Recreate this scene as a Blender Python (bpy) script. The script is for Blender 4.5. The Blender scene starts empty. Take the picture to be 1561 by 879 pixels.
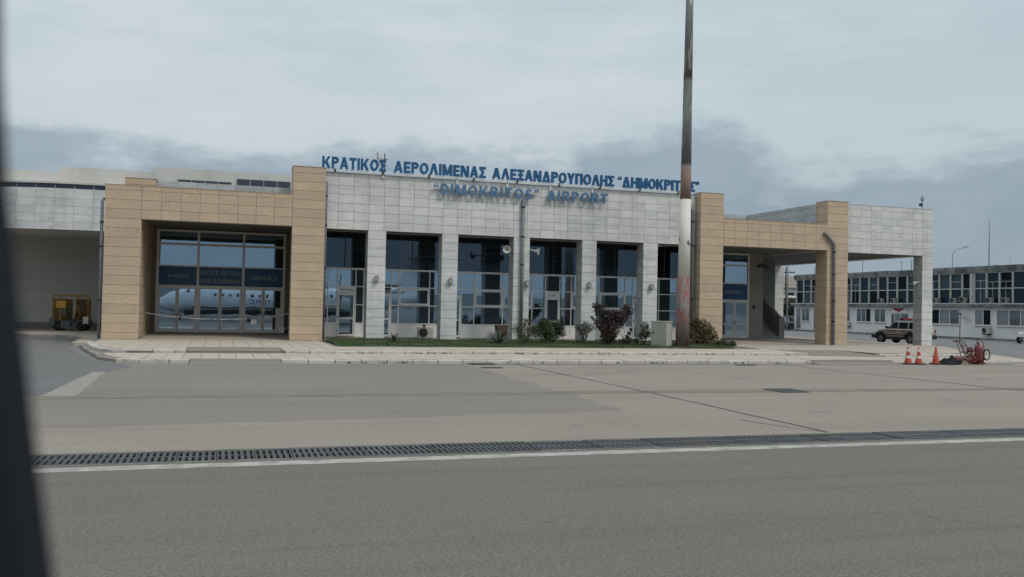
import bpy, bmesh, math, random
from mathutils import Vector, Matrix
random.seed(7)
R = math.radians
S = bpy.context.scene
COL = S.collection

# ------------------------------------------------------------------ camera
cam_d = bpy.data.cameras.new('camera')
cam = bpy.data.objects.new('camera', cam_d)
COL.objects.link(cam)
cam_d.sensor_width = 36.0
cam_d.lens = 36.0 * 1382.56 / 1561.0
cam_d.clip_start = 0.02
cam_d.clip_end = 12000
yaw, pitch, roll = 0.31051859977997276, 0.022008918852684033, -0.0200
cyw, syw = math.cos(yaw), math.sin(yaw)
fwd = Vector((syw * math.cos(pitch), cyw * math.cos(pitch), math.sin(pitch)))
r0 = Vector((cyw, -syw, 0)); d0 = fwd.cross(r0)
rt = math.cos(roll) * r0 + math.sin(roll) * d0
up = -(fwd.cross(rt))
m = Matrix((rt, up, -fwd)).transposed().to_4x4()
m.translation = Vector((0, 0, 2.06))
cam.matrix_world = m
cam_d.dof.use_dof = True
cam_d.dof.focus_distance = 46.0
cam_d.dof.aperture_fstop = 4.6
S.camera = cam

# ------------------------------------------------------------------ world, sun, exposure
W = bpy.data.worlds.new('World'); S.world = W; W.use_nodes = True
nt = W.node_tree; nt.nodes.clear()
def N(t, tree=None, **kw):
    n = (tree or nt).nodes.new(t)
    for k, v in kw.items():
        if k.startswith('i_'): n.inputs[int(k[2:]) if k[2:].isdigit() else k[2:].replace('_', ' ')].default_value = v
        else: setattr(n, k, v)
    return n
def L(a, b, tree=None): (tree or nt).links.new(a, b)
SUN_EL, SUN_AZ = R(50), R(145)          # azimuth clockwise from +Y: front right of the facade, behind the camera
sky = N('ShaderNodeTexSky', sky_type='NISHITA', sun_disc=False, sun_elevation=SUN_EL, sun_rotation=SUN_AZ)
tc = N('ShaderNodeTexCoord')
def vmul(src, v):
    n = N('ShaderNodeVectorMath', operation='MULTIPLY'); L(src, n.inputs[0]); n.inputs[1].default_value = v; return n.outputs[0]
def mth(op, a, b=None, clamp=False):
    n = N('ShaderNodeMath', operation=op, use_clamp=clamp)
    for i, q in enumerate((a, b)):
        if q is None: continue
        if isinstance(q, (int, float)): n.inputs[i].default_value = q
        else: L(q, n.inputs[i])
    return n.outputs[0]
def mix(f, a, b):
    n = N('ShaderNodeMix', data_type='RGBA')
    for i, q in ((0, f), (6, a), (7, b)):
        if isinstance(q, (int, float)): n.inputs[i].default_value = q
        elif isinstance(q, tuple): n.inputs[i].default_value = q
        else: L(q, n.inputs[i])
    return n.outputs[2]
def sstep(x, lo, hi):
    n = N('ShaderNodeMapRange', interpolation_type='SMOOTHSTEP'); L(x, n.inputs[0])
    for i, q in ((1, lo), (2, hi)):
        if isinstance(q, (int, float)): n.inputs[i].default_value = q
        else: L(q, n.inputs[i])
    return n.outputs[0]
gen = tc.outputs['Generated']
sep = N('ShaderNodeSeparateXYZ'); L(gen, sep.inputs[0])
el = sep.outputs[2]
n1 = N('ShaderNodeTexNoise', i_Scale=1.0, i_Detail=9.0, i_Roughness=0.6); L(vmul(gen, (7.5, 7.5, 20.0)), n1.inputs['Vector'])
n2 = N('ShaderNodeTexNoise', i_Scale=1.0, i_Detail=5.0, i_Roughness=0.6); L(vmul(gen, (2.2, 2.2, 9.0)), n2.inputs['Vector'])
n3 = N('ShaderNodeTexNoise', i_Scale=1.0, i_Detail=3.0); L(vmul(gen, (2.6, 2.6, 2.0)), n3.inputs['Vector'])
# low slate bank with a ragged top under a broad pale overcast
top = mth('ADD', mth('ADD', mth('MULTIPLY', n1.outputs[0], 0.20), mth('MULTIPLY', n3.outputs[0], 0.15)), -0.018)
bank = mth('SUBTRACT', 1.0, sstep(mth('SUBTRACT', el, top), -0.026, 0.034))
high = mix(sstep(n2.outputs[0], 0.35, 0.68), (4.35, 5.05, 5.5, 1), (5.55, 6.15, 6.45, 1))
glow = mth('MULTIPLY', mth('SUBTRACT', 1.0, sstep(mth('ABSOLUTE', mth('SUBTRACT', el, 0.17)), 0.0, 0.12)), 0.45)
high = mix(glow, high, (5.7, 6.3, 6.6, 1))
low = mix(sstep(n1.outputs[0], 0.3, 0.7), (2.55, 3.3, 4.0, 1), (3.1, 3.85, 4.55, 1))
grad = mth('ADD', 0.94, mth('MULTIPLY', mth('MAXIMUM', el, 0.0), 0.72))      # overcast grows brighter towards the zenith
gv = N('ShaderNodeVectorMath', operation='SCALE'); L(high, gv.inputs[0]); L(grad, gv.inputs['Scale'])
cloud = mix(mth('MULTIPLY', bank, 0.92), gv.outputs[0], low)
skyc = mix(0.93, sky.outputs[0], cloud)
bg = N('ShaderNodeBackground'); bg.inputs['Strength'].default_value = 0.1; L(skyc, bg.inputs[0])
wo = N('ShaderNodeOutputWorld'); L(bg.outputs[0], wo.inputs[0])

sl = bpy.data.lights.new('sun', 'SUN'); sl.energy = 1.3; sl.angle = R(16); sl.color = (1.0, 0.95, 0.88)
so = bpy.data.objects.new('sun', sl); COL.objects.link(so)
sd = Vector((math.sin(SUN_AZ) * math.cos(SUN_EL), math.cos(SUN_AZ) * math.cos(SUN_EL), math.sin(SUN_EL)))
so.rotation_euler = (-sd).to_track_quat('-Z', 'Y').to_euler()
so.location = sd * 80
vs = S.view_settings; vs.view_transform = 'Standard'; vs.look = 'None'; vs.exposure = 0.03; vs.gamma = 1.0; vs.use_curve_mapping = False
S.render.engine = 'CYCLES'
S.cycles.max_bounces = 6; S.cycles.diffuse_bounces = 3; S.cycles.glossy_bounces = 3
S.cycles.transparent_max_bounces = 8; S.cycles.caustics_reflective = False; S.cycles.caustics_refractive = False

# ------------------------------------------------------------------ materials
MATS = {}
def M(name, col, rough=0.75, var=0.12, scale=3.0, stretch=(1, 1, 1), col2=None, cov=(0.45, 0.65), bump=0.0, bscale=120.0,
      speck=0.0, sscale=90.0, rnd=0.0, metal=0.0, spec=0.35, obj=False, coat=0.0, stain=None, stain_cov=(0.55, 0.7), stain_scale=0.6, stain_stretch=(1, 1, 1), streak=None, streak_cov=(0.52, 0.72)):
    """procedural surface: base colour broken up by large noise, fine speckle, optional second tone, stains and per-object tone"""
    if name in MATS: return MATS[name]
    mt = bpy.data.materials.new(name); mt.use_nodes = True; t = mt.node_tree
    b = t.nodes['Principled BSDF']
    b.inputs['Roughness'].default_value = rough; b.inputs['Metallic'].default_value = metal
    b.inputs['Specular IOR Level'].default_value = spec
    if coat: b.inputs['Coat Weight'].default_value = coat; b.inputs['Coat Roughness'].default_value = 0.1
    if obj: src = N('ShaderNodeTexCoord', t).outputs['Object']
    else: src = N('ShaderNodeNewGeometry', t).outputs['Position']
    oi = N('ShaderNodeObjectInfo', t)
    if rnd:
        a = N('ShaderNodeVectorMath', t, operation='MULTIPLY_ADD')
        L(oi.outputs['Random'], a.inputs[0], t); a.inputs[1].default_value = (37, 53, 71); L(src, a.inputs[2], t); src = a.outputs[0]
    def noise(sc, st=(1, 1, 1), det=6):
        mp = N('ShaderNodeVectorMath', t, operation='MULTIPLY'); L(src, mp.inputs[0], t); mp.inputs[1].default_value = st
        n = N('ShaderNodeTexNoise', t); n.inputs['Scale'].default_value = sc; n.inputs['Detail'].default_value = det
        n.inputs['Roughness'].default_value = 0.6
        L(mp.outputs[0], n.inputs['Vector'], t); return n.outputs[0]
    def mixc(f, a, c):
        n = N('ShaderNodeMix', t, data_type='RGBA')
        for i, q in ((0, f), (6, a), (7, c)):
            if isinstance(q, (int, float)): n.inputs[i].default_value = q
            elif isinstance(q, tuple): n.inputs[i].default_value = q + (1,) if len(q) == 3 else q
            else: L(q, n.inputs[i], t)
        return n.outputs[2]
    def mr(x, lo, hi, a=0.0, c=1.0):
        n = N('ShaderNodeMapRange', t); L(x, n.inputs[0], t)
        for i, q in ((1, lo), (2, hi), (3, a), (4, c)): n.inputs[i].default_value = q
        return n.outputs[0]
    sc3 = lambda k: tuple(max(0.0, c * k) for c in col)
    c = mixc(mr(noise(scale, stretch), 0.3, 0.7), sc3(1 - var), sc3(1 + var))
    if col2: c = mixc(mr(noise(scale * 0.7, stretch, 8), cov[0], cov[1]), c, col2)
    if stain: c = mixc(mr(noise(stain_scale, stain_stretch, 8), stain_cov[0], stain_cov[1], 0, 0.85), c, stain)
    if streak: c = mixc(mr(noise(1.0, (0.06, 2.2, 1), 5), streak_cov[0], streak_cov[1], 0, 0.8), c, streak)
    def value(c, fac):
        h = N('ShaderNodeHueSaturation', t); L(fac, h.inputs['Value'], t); L(c, h.inputs['Color'], t); return h.outputs[0]
    if speck: c = value(c, mr(noise(sscale, (1, 1, 1), 2), 0.3, 0.7, 1 - speck, 1 + speck))
    if rnd: c = value(c, mr(oi.outputs['Random'], 0, 1, 1 - rnd, 1 + rnd))
    L(c, b.inputs['Base Color'], t)
    if bump:
        bp = N('ShaderNodeBump', t); bp.inputs['Strength'].default_value = bump; bp.inputs['Distance'].default_value = 0.02
        L(noise(bscale, (1, 1, 1), 4), bp.inputs['Height'], t); L(bp.outputs[0], b.inputs['Normal'], t)
    MATS[name] = mt; return mt

def marble_mat(name, col, vein, rnd=0.07):
    mt = bpy.data.materials.new(name); mt.use_nodes = True; t = mt.node_tree; b = t.nodes['Principled BSDF']
    b.inputs['Roughness'].default_value = 0.55; b.inputs['Specular IOR Level'].default_value = 0.3
    g = N('ShaderNodeNewGeometry', t); oi = N('ShaderNodeObjectInfo', t)
    a = N('ShaderNodeVectorMath', t, operation='MULTIPLY_ADD'); L(oi.outputs['Random'], a.inputs[0], t)
    a.inputs[1].default_value = (41, 57, 83); L(g.outputs['Position'], a.inputs[2], t)
    mp = N('ShaderNodeMapping', t); L(a.outputs[0], mp.inputs[0], t); mp.inputs['Rotation'].default_value = (0, R(-33), R(10)); mp.inputs['Scale'].default_value = (0.4, 1, 1.9)
    n1 = N('ShaderNodeTexNoise', t); n1.inputs['Scale'].default_value = 1.3; n1.inputs['Detail'].default_value = 8; n1.inputs['Roughness'].default_value = 0.62; n1.inputs['Distortion'].default_value = 0.8
    L(mp.outputs[0], n1.inputs['Vector'], t)
    n2 = N('ShaderNodeTexNoise', t); n2.inputs['Scale'].default_value = 0.35; n2.inputs['Detail'].default_value = 4; L(g.outputs['Position'], n2.inputs['Vector'], t)
    r1 = N('ShaderNodeMapRange', t); L(n1.outputs[0], r1.inputs[0], t); r1.inputs[1].default_value = 0.42; r1.inputs[2].default_value = 0.68
    mx = N('ShaderNodeMix', t, data_type='RGBA'); L(r1.outputs[0], mx.inputs[0], t); mx.inputs[6].default_value = col + (1,); mx.inputs[7].default_value = vein + (1,)
    r2 = N('ShaderNodeMapRange', t); L(n2.outputs[0], r2.inputs[0], t); r2.inputs[1].default_value = 0.35; r2.inputs[2].default_value = 0.7; r2.inputs[3].default_value = 0.9; r2.inputs[4].default_value = 1.04
    r3 = N('ShaderNodeMapRange', t); L(oi.outputs['Random'], r3.inputs[0], t); r3.inputs[3].default_value = 1 - rnd; r3.inputs[4].default_value = 1 + rnd
    mm = N('ShaderNodeMath', t, operation='MULTIPLY'); L(r2.outputs[0], mm.inputs[0], t); L(r3.outputs[0], mm.inputs[1], t)
    ms = N('ShaderNodeVectorMath', t, operation='MULTIPLY'); L(g.outputs['Position'], ms.inputs[0], t); ms.inputs[1].default_value = (2.2, 2.2, 0.16)   # rain streaks
    n4 = N('ShaderNodeTexNoise', t); n4.inputs['Scale'].default_value = 1.0; n4.inputs['Detail'].default_value = 6; n4.inputs['Roughness'].default_value = 0.65; L(ms.outputs[0], n4.inputs['Vector'], t)
    r4 = N('ShaderNodeMapRange', t); L(n4.outputs[0], r4.inputs[0], t); r4.inputs[1].default_value = 0.5; r4.inputs[2].default_value = 0.75; r4.inputs[3].default_value = 1.0; r4.inputs[4].default_value = 0.84
    m5 = N('ShaderNodeMath', t, operation='MULTIPLY'); L(mm.outputs[0], m5.inputs[0], t); L(r4.outputs[0], m5.inputs[1], t); mm = m5
    h = N('ShaderNodeHueSaturation', t); L(mm.outputs[0], h.inputs['Value'], t); L(mx.outputs[2], h.inputs['Color'], t)
    L(h.outputs[0], b.inputs['Base Color'], t)
    MATS[name] = mt; return mt

def glass_mat(name, body, tint, refl, wav=0.0, rough=0.015, ior=1.5):
    """coated window glass over a dark room: mirror coat over a dark body, slightly wavy"""
    mt = bpy.data.materials.new(name); mt.use_nodes = True; t = mt.node_tree; t.nodes.clear()
    d = N('ShaderNodeBsdfDiffuse', t); d.inputs[0].default_value = body + (1,)
    g = N('ShaderNodeBsdfGlossy', t); g.inputs['Color'].default_value = tint + (1,); g.inputs['Roughness'].default_value = rough
    lw = N('ShaderNodeFresnel', t); lw.inputs[0].default_value = ior
    ad = N('ShaderNodeMath', t, operation='ADD', use_clamp=True); L(lw.outputs[0], ad.inputs[0], t); ad.inputs[1].default_value = refl
    x = N('ShaderNodeMixShader', t); L(ad.outputs[0], x.inputs[0], t); L(d.outputs[0], x.inputs[1], t); L(g.outputs[0], x.inputs[2], t)
    if wav:
        gp = N('ShaderNodeNewGeometry', t); n = N('ShaderNodeTexNoise', t); n.inputs['Scale'].default_value = 1.1; n.inputs['Detail'].default_value = 1; L(gp.outputs['Position'], n.inputs['Vector'], t)
        bp = N('ShaderNodeBump', t); bp.inputs['Strength'].default_value = wav; bp.inputs['Distance'].default_value = 0.02; L(n.outputs[0], bp.inputs['Height'], t); L(bp.outputs[0], g.inputs['Normal'], t)
    o = N('ShaderNodeOutputMaterial', t); L(x.outputs[0], o.inputs[0], t)
    MATS[name] = mt; return mt

marble = marble_mat('white_marble', (0.69, 0.68, 0.655), (0.53, 0.54, 0.54), 0.04)
marble_dull = marble_mat('dull_marble', (0.50, 0.51, 0.51), (0.36, 0.37, 0.385))  # greyer marble for pier sides and backs, copings and set-back walls
sand = M('sandstone', (0.50, 0.388, 0.278), 0.8, 0.07, 1.2, speck=0.13, sscale=16, rnd=0.06, bump=0.15, bscale=40, stain=(0.41, 0.32, 0.23), stain_cov=(0.6, 0.8), stain_scale=0.9)
greystone = M('grey_stone', (0.30, 0.285, 0.265), 0.8, 0.1, 1.4, speck=0.08, sscale=30, rnd=0.06)
joint = M('joint_mortar', (0.30, 0.28, 0.25), 0.9)
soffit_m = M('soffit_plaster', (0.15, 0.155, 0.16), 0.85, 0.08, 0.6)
concrete_w = M('weathered_concrete', (0.57, 0.555, 0.525), 0.9, 0.06, 0.5, bump=0.15, bscale=30, stain=(0.43, 0.415, 0.385), stain_cov=(0.52, 0.75), stain_scale=0.55, stain_stretch=(1.6, 1.6, 0.45), speck=0.05)
recess_m = M('recess_stone', (0.52, 0.505, 0.48), 0.85, 0.08, 0.6, stretch=(0.3, 0.3, 4))
alu_w = M('white_aluminium', (0.80, 0.795, 0.78), 0.45, 0.04, 2.0, stain=(0.4, 0.39, 0.37), stain_cov=(0.6, 0.8))
alu_g = M('grey_aluminium', (0.52, 0.50, 0.475), 0.5, 0.06, 2.0)
alu_p = M('porch_aluminium', (0.74, 0.71, 0.68), 0.5, 0.05, 2.0)
panel_w = M('white_panel', (0.86, 0.855, 0.845), 0.55, 0.05, 0.8, stretch=(1, 1, 0.4), stain=(0.6, 0.58, 0.54), stain_cov=(0.6, 0.85), stain_scale=1.2)
glass = glass_mat('coated_glass', (0.018, 0.024, 0.03), (0.54, 0.74, 0.94), 0.44, 0.06)
def clear_glass(name, tint, refl):
    mt = bpy.data.materials.new(name); mt.use_nodes = True; t = mt.node_tree; t.nodes.clear()
    d = N('ShaderNodeBsdfTransparent', t); d.inputs[0].default_value = tint + (1,)
    g = N('ShaderNodeBsdfGlossy', t); g.inputs['Color'].default_value = (0.6, 0.8, 1.0, 1); g.inputs['Roughness'].default_value = 0.015
    lw = N('ShaderNodeFresnel', t); lw.inputs[0].default_value = 1.4
    ad = N('ShaderNodeMath', t, operation='ADD', use_clamp=True); L(lw.outputs[0], ad.inputs[0], t); ad.inputs[1].default_value = refl
    x = N('ShaderNodeMixShader', t); L(ad.outputs[0], x.inputs[0], t); L(d.outputs[0], x.inputs[1], t); L(g.outputs[0], x.inputs[2], t)
    o = N('ShaderNodeOutputMaterial', t); L(x.outputs[0], o.inputs[0], t); MATS[name] = mt; return mt
glass_up = clear_glass('upper_glass', (0.72, 0.76, 0.80), 0.035)
glass_b = glass_mat('office_glass', (0.012, 0.022, 0.03), (0.5, 0.72, 0.9), 0.02, 0.05, ior=1.25)
glass_b2 = glass_mat('office_glass_dark', (0.008, 0.012, 0.016), (0.5, 0.72, 0.9), 0.0, 0.05, ior=1.2)
glass_b3 = glass_mat('office_glass_dusty', (0.04, 0.055, 0.06), (0.5, 0.72, 0.9), 0.03, 0.05, ior=1.25)
glass_cur = glass_mat('curtained_glass', (0.20, 0.215, 0.23), (0.8, 0.9, 1.0), 0.05, 0.03)
glass_clear = glass_mat('plain_glass', (0.05, 0.055, 0.06), (0.8, 0.9, 1.0), 0.10, 0.03)
clerestory = glass_mat('clerestory_glass', (0.05, 0.052, 0.06), (0.6, 0.7, 0.85), 0.03, 0.03)
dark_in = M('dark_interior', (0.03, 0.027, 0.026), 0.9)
pipe_m = M('grey_downpipe', (0.17, 0.185, 0.205), 0.5, 0.1, 2.0)
black_m = M('black_rubber', (0.018, 0.018, 0.02), 0.7)
blue_sign = M('sign_blue', (0.012, 0.075, 0.19), 0.35, 0.05, 1.0)
blue_let = M('letter_blue', (0.014, 0.10, 0.235), 0.4, 0.15, 1.5)
blue_let2 = M('faded_letter_blue', (0.085, 0.185, 0.32), 0.45, 0.15, 3.0)
grey_let = M('letter_grey', (0.42, 0.43, 0.44), 0.6)
white_p = M('white_paint', (0.72, 0.72, 0.70), 0.5, 0.05, 2.0)
lamp_m = M('lamp_metal', (0.32, 0.32, 0.31), 0.45)
asphalt = M('asphalt', (0.160, 0.1435, 0.127), 0.9, 0.06, 0.35, stretch=(0.5, 1.4, 1), speck=0.32, sscale=34, bump=0.25, bscale=60, stain=(0.142, 0.128, 0.114), stain_cov=(0.5, 0.7), stain_scale=0.25, stain_stretch=(0.3, 1.5, 1), streak=(0.132, 0.119, 0.107))
asphalt_d = M('old_asphalt', (0.155, 0.15, 0.148), 0.9, 0.07, 0.4, speck=0.12, sscale=22, bump=0.4, bscale=60)
asphalt_f = M('road_asphalt', (0.185, 0.182, 0.18), 0.9, 0.05, 0.3, speck=0.08, sscale=18)
patch_m = M('asphalt_patch', (0.222, 0.196, 0.170), 0.9, 0.07, 0.3, stretch=(0.5, 1.3, 1), speck=0.16, sscale=24, bump=0.15, bscale=60, stain=(0.195, 0.174, 0.152), stain_cov=(0.5, 0.75), stain_scale=0.3, stain_stretch=(0.25, 1.6, 1), streak=(0.185, 0.164, 0.143))
conc_ap = M('apron_concrete', (0.272, 0.237, 0.201), 0.9, 0.08, 0.4, stretch=(0.6, 1.2, 1), speck=0.2, sscale=26, bump=0.15, bscale=60, stain=(0.235, 0.206, 0.168), stain_cov=(0.5, 0.75), stain_scale=0.22, stain_stretch=(0.3, 1.8, 1), streak=(0.235, 0.207, 0.17))
strip_m = M('trench_patch', (0.195, 0.172, 0.14), 0.9, 0.16, 0.8, speck=0.1)
ramp_m = M('brown_concrete', (0.235, 0.205, 0.17), 0.9, 0.12, 1.2, speck=0.12)
line_m = M('white_road_paint', (0.43, 0.41, 0.37), 0.8, 0.08, 1.0, speck=0.1, sscale=25, stain=(0.22, 0.21, 0.19), stain_cov=(0.42, 0.68), stain_scale=3.5)
line_old = M('faded_road_paint', (0.285, 0.268, 0.24), 0.85, 0.08, 1.0, speck=0.1, sscale=25)
kerb_m = M('whitewashed_kerb', (0.50, 0.475, 0.43), 0.85, 0.12, 1.5, speck=0.08, sscale=40, rnd=0.08, bump=0.3, bscale=25, stain=(0.27, 0.235, 0.195), stain_cov=(0.56, 0.72), stain_scale=2.2)
kerb_dark = M('bare_kerb', (0.27, 0.245, 0.22), 0.9, 0.15, 1.5, speck=0.1, rnd=0.08, stain=(0.45, 0.43, 0.4), stain_cov=(0.58, 0.7), stain_scale=2.0)
slab_m = M('cream_slab', (0.47, 0.405, 0.335), 0.85, 0.06, 1.0, speck=0.05, sscale=40, rnd=0.045, stain=(0.34, 0.29, 0.24), stain_cov=(0.58, 0.8), stain_scale=0.9)
floor_m = M('terrace_floor', (0.42, 0.365, 0.30), 0.8, 0.07, 0.5, speck=0.05, stain=(0.33, 0.29, 0.24), stain_cov=(0.5, 0.75), stain_scale=0.35)
slabjoint = M('slab_joint', (0.19, 0.165, 0.14), 0.9)
iron_m = M('cast_iron', (0.085, 0.09, 0.095), 0.6, 0.15, 3.0, metal=0.2, speck=0.15, rnd=0.16, stain=(0.13, 0.105, 0.08), stain_cov=(0.55, 0.75), stain_scale=2.5)
pit_m = M('drain_pit', (0.02, 0.02, 0.02), 0.95)
soil_m = M('garden_soil', (0.085, 0.085, 0.05), 0.95, 0.3, 2.0, col2=(0.05, 0.075, 0.028), cov=(0.4, 0.6))
grass_m = M('grass_blades', (0.055, 0.095, 0.032), 0.8, 0.35, 1.3, col2=(0.10, 0.10, 0.045), cov=(0.55, 0.75))
trunk_m = M('bark', (0.10, 0.075, 0.055), 0.9, 0.25, 8)
agave_m = M('agave_leaf', (0.085, 0.10, 0.085), 0.6, 0.25, 4.0, rnd=0.15)
agave_d = M('dark_agave_leaf', (0.055, 0.06, 0.045), 0.6, 0.25, 4.0, rnd=0.2)
leaf_red = M('red_brown_leaf', (0.042, 0.027, 0.027), 0.6, 0.4, 3.0, col2=(0.055, 0.05, 0.035), cov=(0.5, 0.7))
leaf_grn = M('green_leaf', (0.055, 0.075, 0.035), 0.65, 0.35, 3.0)
leaf_dk = M('dark_green_leaf', (0.04, 0.06, 0.035), 0.65, 0.35, 3.0)
leaf_thin = M('grey_green_leaf', (0.09, 0.10, 0.065), 0.7, 0.3, 3.0)
leaf_yel = M('olive_brown_leaf', (0.13, 0.105, 0.05), 0.7, 0.35, 2.2, col2=(0.10, 0.06, 0.035), cov=(0.5, 0.68))
leaf_tree = M('tree_leaf', (0.045, 0.055, 0.035), 0.7, 0.35, 0.8)
cab_m = M('cabinet_paint', (0.36, 0.355, 0.31), 0.55, 0.08, 1.5, stretch=(1, 1, 0.3), stain=(0.26, 0.245, 0.2), stain_cov=(0.6, 0.8), stain_scale=2.0)
ac_m = M('ac_casing', (0.52, 0.50, 0.46), 0.5, 0.06, 2.0, stain=(0.36, 0.33, 0.28), stain_cov=(0.6, 0.8))
fan_m = M('fan_guard', (0.13, 0.13, 0.13), 0.6)
rust_m = M('rusty_metal', (0.13, 0.075, 0.06), 0.8, 0.25, 3.0)
orange_m = M('cone_orange', (0.46, 0.085, 0.045), 0.55, 0.12, 4.0, stain=(0.3, 0.07, 0.045), stain_cov=(0.6, 0.75), stain_scale=6)
cone_w = M('cone_band', (0.62, 0.58, 0.54), 0.5, 0.1, 5.0)
red_m = M('extinguisher_red', (0.16, 0.026, 0.026), 0.4, 0.2, 4.0, coat=0.2)
red_d = M('dark_red_frame', (0.11, 0.03, 0.03), 0.5, 0.25, 5.0)
tarp_m = M('dark_tarp', (0.011, 0.014, 0.016), 0.75, 0.4, 5.0, spec=0.15)
cloth_m = M('dusty_cloth', (0.23, 0.195, 0.13), 0.9, 0.2, 5.0)
off_wall = M('office_wall', (0.74, 0.73, 0.705), 0.9, 0.05, 0.6, speck=0.03, stain=(0.33, 0.30, 0.255), stain_cov=(0.58, 0.78), stain_scale=0.5, stain_stretch=(1, 1, 1.6))
off_conc = M('stained_concrete', (0.25, 0.25, 0.24), 0.95, 0.15, 0.7, stain=(0.07, 0.085, 0.085), stain_cov=(0.44, 0.6), stain_scale=0.9, stain_stretch=(1, 1, 0.6), speck=0.1)
off_frame = M('office_frame', (0.52, 0.51, 0.48), 0.7, 0.08, 1.5, stain=(0.24, 0.22, 0.18), stain_cov=(0.6, 0.75), stain_scale=2.0)
mast_red = M('peeling_red_paint', (0.26, 0.10, 0.08), 0.8, 0.2, 9.0, col2=(0.20, 0.205, 0.205), cov=(0.42, 0.58), speck=0.3, sscale=22, stretch=(1, 1, 0.35), bump=0.3, bscale=25)
mast_wht = M('peeling_white_paint', (0.68, 0.66, 0.60), 0.7, 0.05, 1.0, col2=(0.14, 0.13, 0.12), cov=(0.585, 0.6), speck=0.05, stretch=(1, 1, 0.8))
mast_rust = M('rusty_red_paint', (0.25, 0.16, 0.125), 0.85, 0.2, 3.0, col2=(0.16, 0.16, 0.165), cov=(0.48, 0.58), speck=0.15, stretch=(1, 1, 0.4))
mast_gry = M('weathered_zinc', (0.17, 0.178, 0.18), 0.8, 0.25, 2.0, col2=(0.50, 0.49, 0.46), cov=(0.565, 0.58), stretch=(1.5, 1.5, 0.22), stain=(0.10, 0.095, 0.09), stain_cov=(0.5, 0.7), stain_scale=1.0, stain_stretch=(1, 1, 0.4))
steel_d = M('dark_steel', (0.05, 0.05, 0.052), 0.5)
galv = M('galvanised_steel', (0.33, 0.34, 0.34), 0.5)
yellow_m = M('machine_yellow', (0.30, 0.165, 0.04), 0.6, 0.15, 2.0, stain=(0.2, 0.11, 0.03), stain_cov=(0.5, 0.7), stain_scale=2)  # shade of the recess put into a darker yellow, stains on top
grey_mach = M('machine_grey', (0.10, 0.11, 0.12), 0.6, 0.2, 3.0)
car_paint = M('car_gold_paint', (0.40, 0.355, 0.29), 0.35, 0.03, 1.0, obj=True, coat=0.5)
car_white = M('car_white_paint', (0.55, 0.55, 0.53), 0.35, 0.03, 1.0, obj=True, coat=0.5)
car_black = M('car_black_plastic', (0.02, 0.022, 0.025), 0.5, obj=True)
car_grey = M('car_grey_paint', (0.22, 0.24, 0.26), 0.35, 0.03, 1.0, obj=True, coat=0.5)
car_glass = glass_mat('car_glass', (0.012, 0.016, 0.018), (0.8, 0.9, 1.0), 0.05)
tyre_m = M('tyre', (0.02, 0.02, 0.021), 0.85)
rim_m = M('wheel_rim', (0.20, 0.20, 0.21), 0.4, metal=0.4)
tail_m = M('tail_light', (0.25, 0.015, 0.012), 0.3)
plane_w = M('aircraft_white', (0.88, 0.88, 0.88), 0.35, 0.03, 0.5, coat=0.3)
plane_g = M('aircraft_grey', (0.16, 0.17, 0.18), 0.45, 0.05, 0.5)
pillar_m = M('pillar_black', (0.006, 0.008, 0.013), 0.8)
tile_roof = M('far_roof', (0.24, 0.20, 0.17), 0.9)
far_wall = M('far_wall', (0.36, 0.34, 0.31), 0.9)
brick_wall = M('far_brick', (0.22, 0.13, 0.10), 0.9, 0.2, 3)
hill_m = M('hill_scrub', (0.12, 0.14, 0.13), 1.0, 0.2, 0.01)
tape_m = M('barrier_tape', (0.56, 0.55, 0.54), 0.6, 0.05, 2.0, col2=(0.35, 0.16, 0.14), cov=(0.60, 0.62))
paper_m = M('paper', (0.62, 0.61, 0.58), 0.8)

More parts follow.
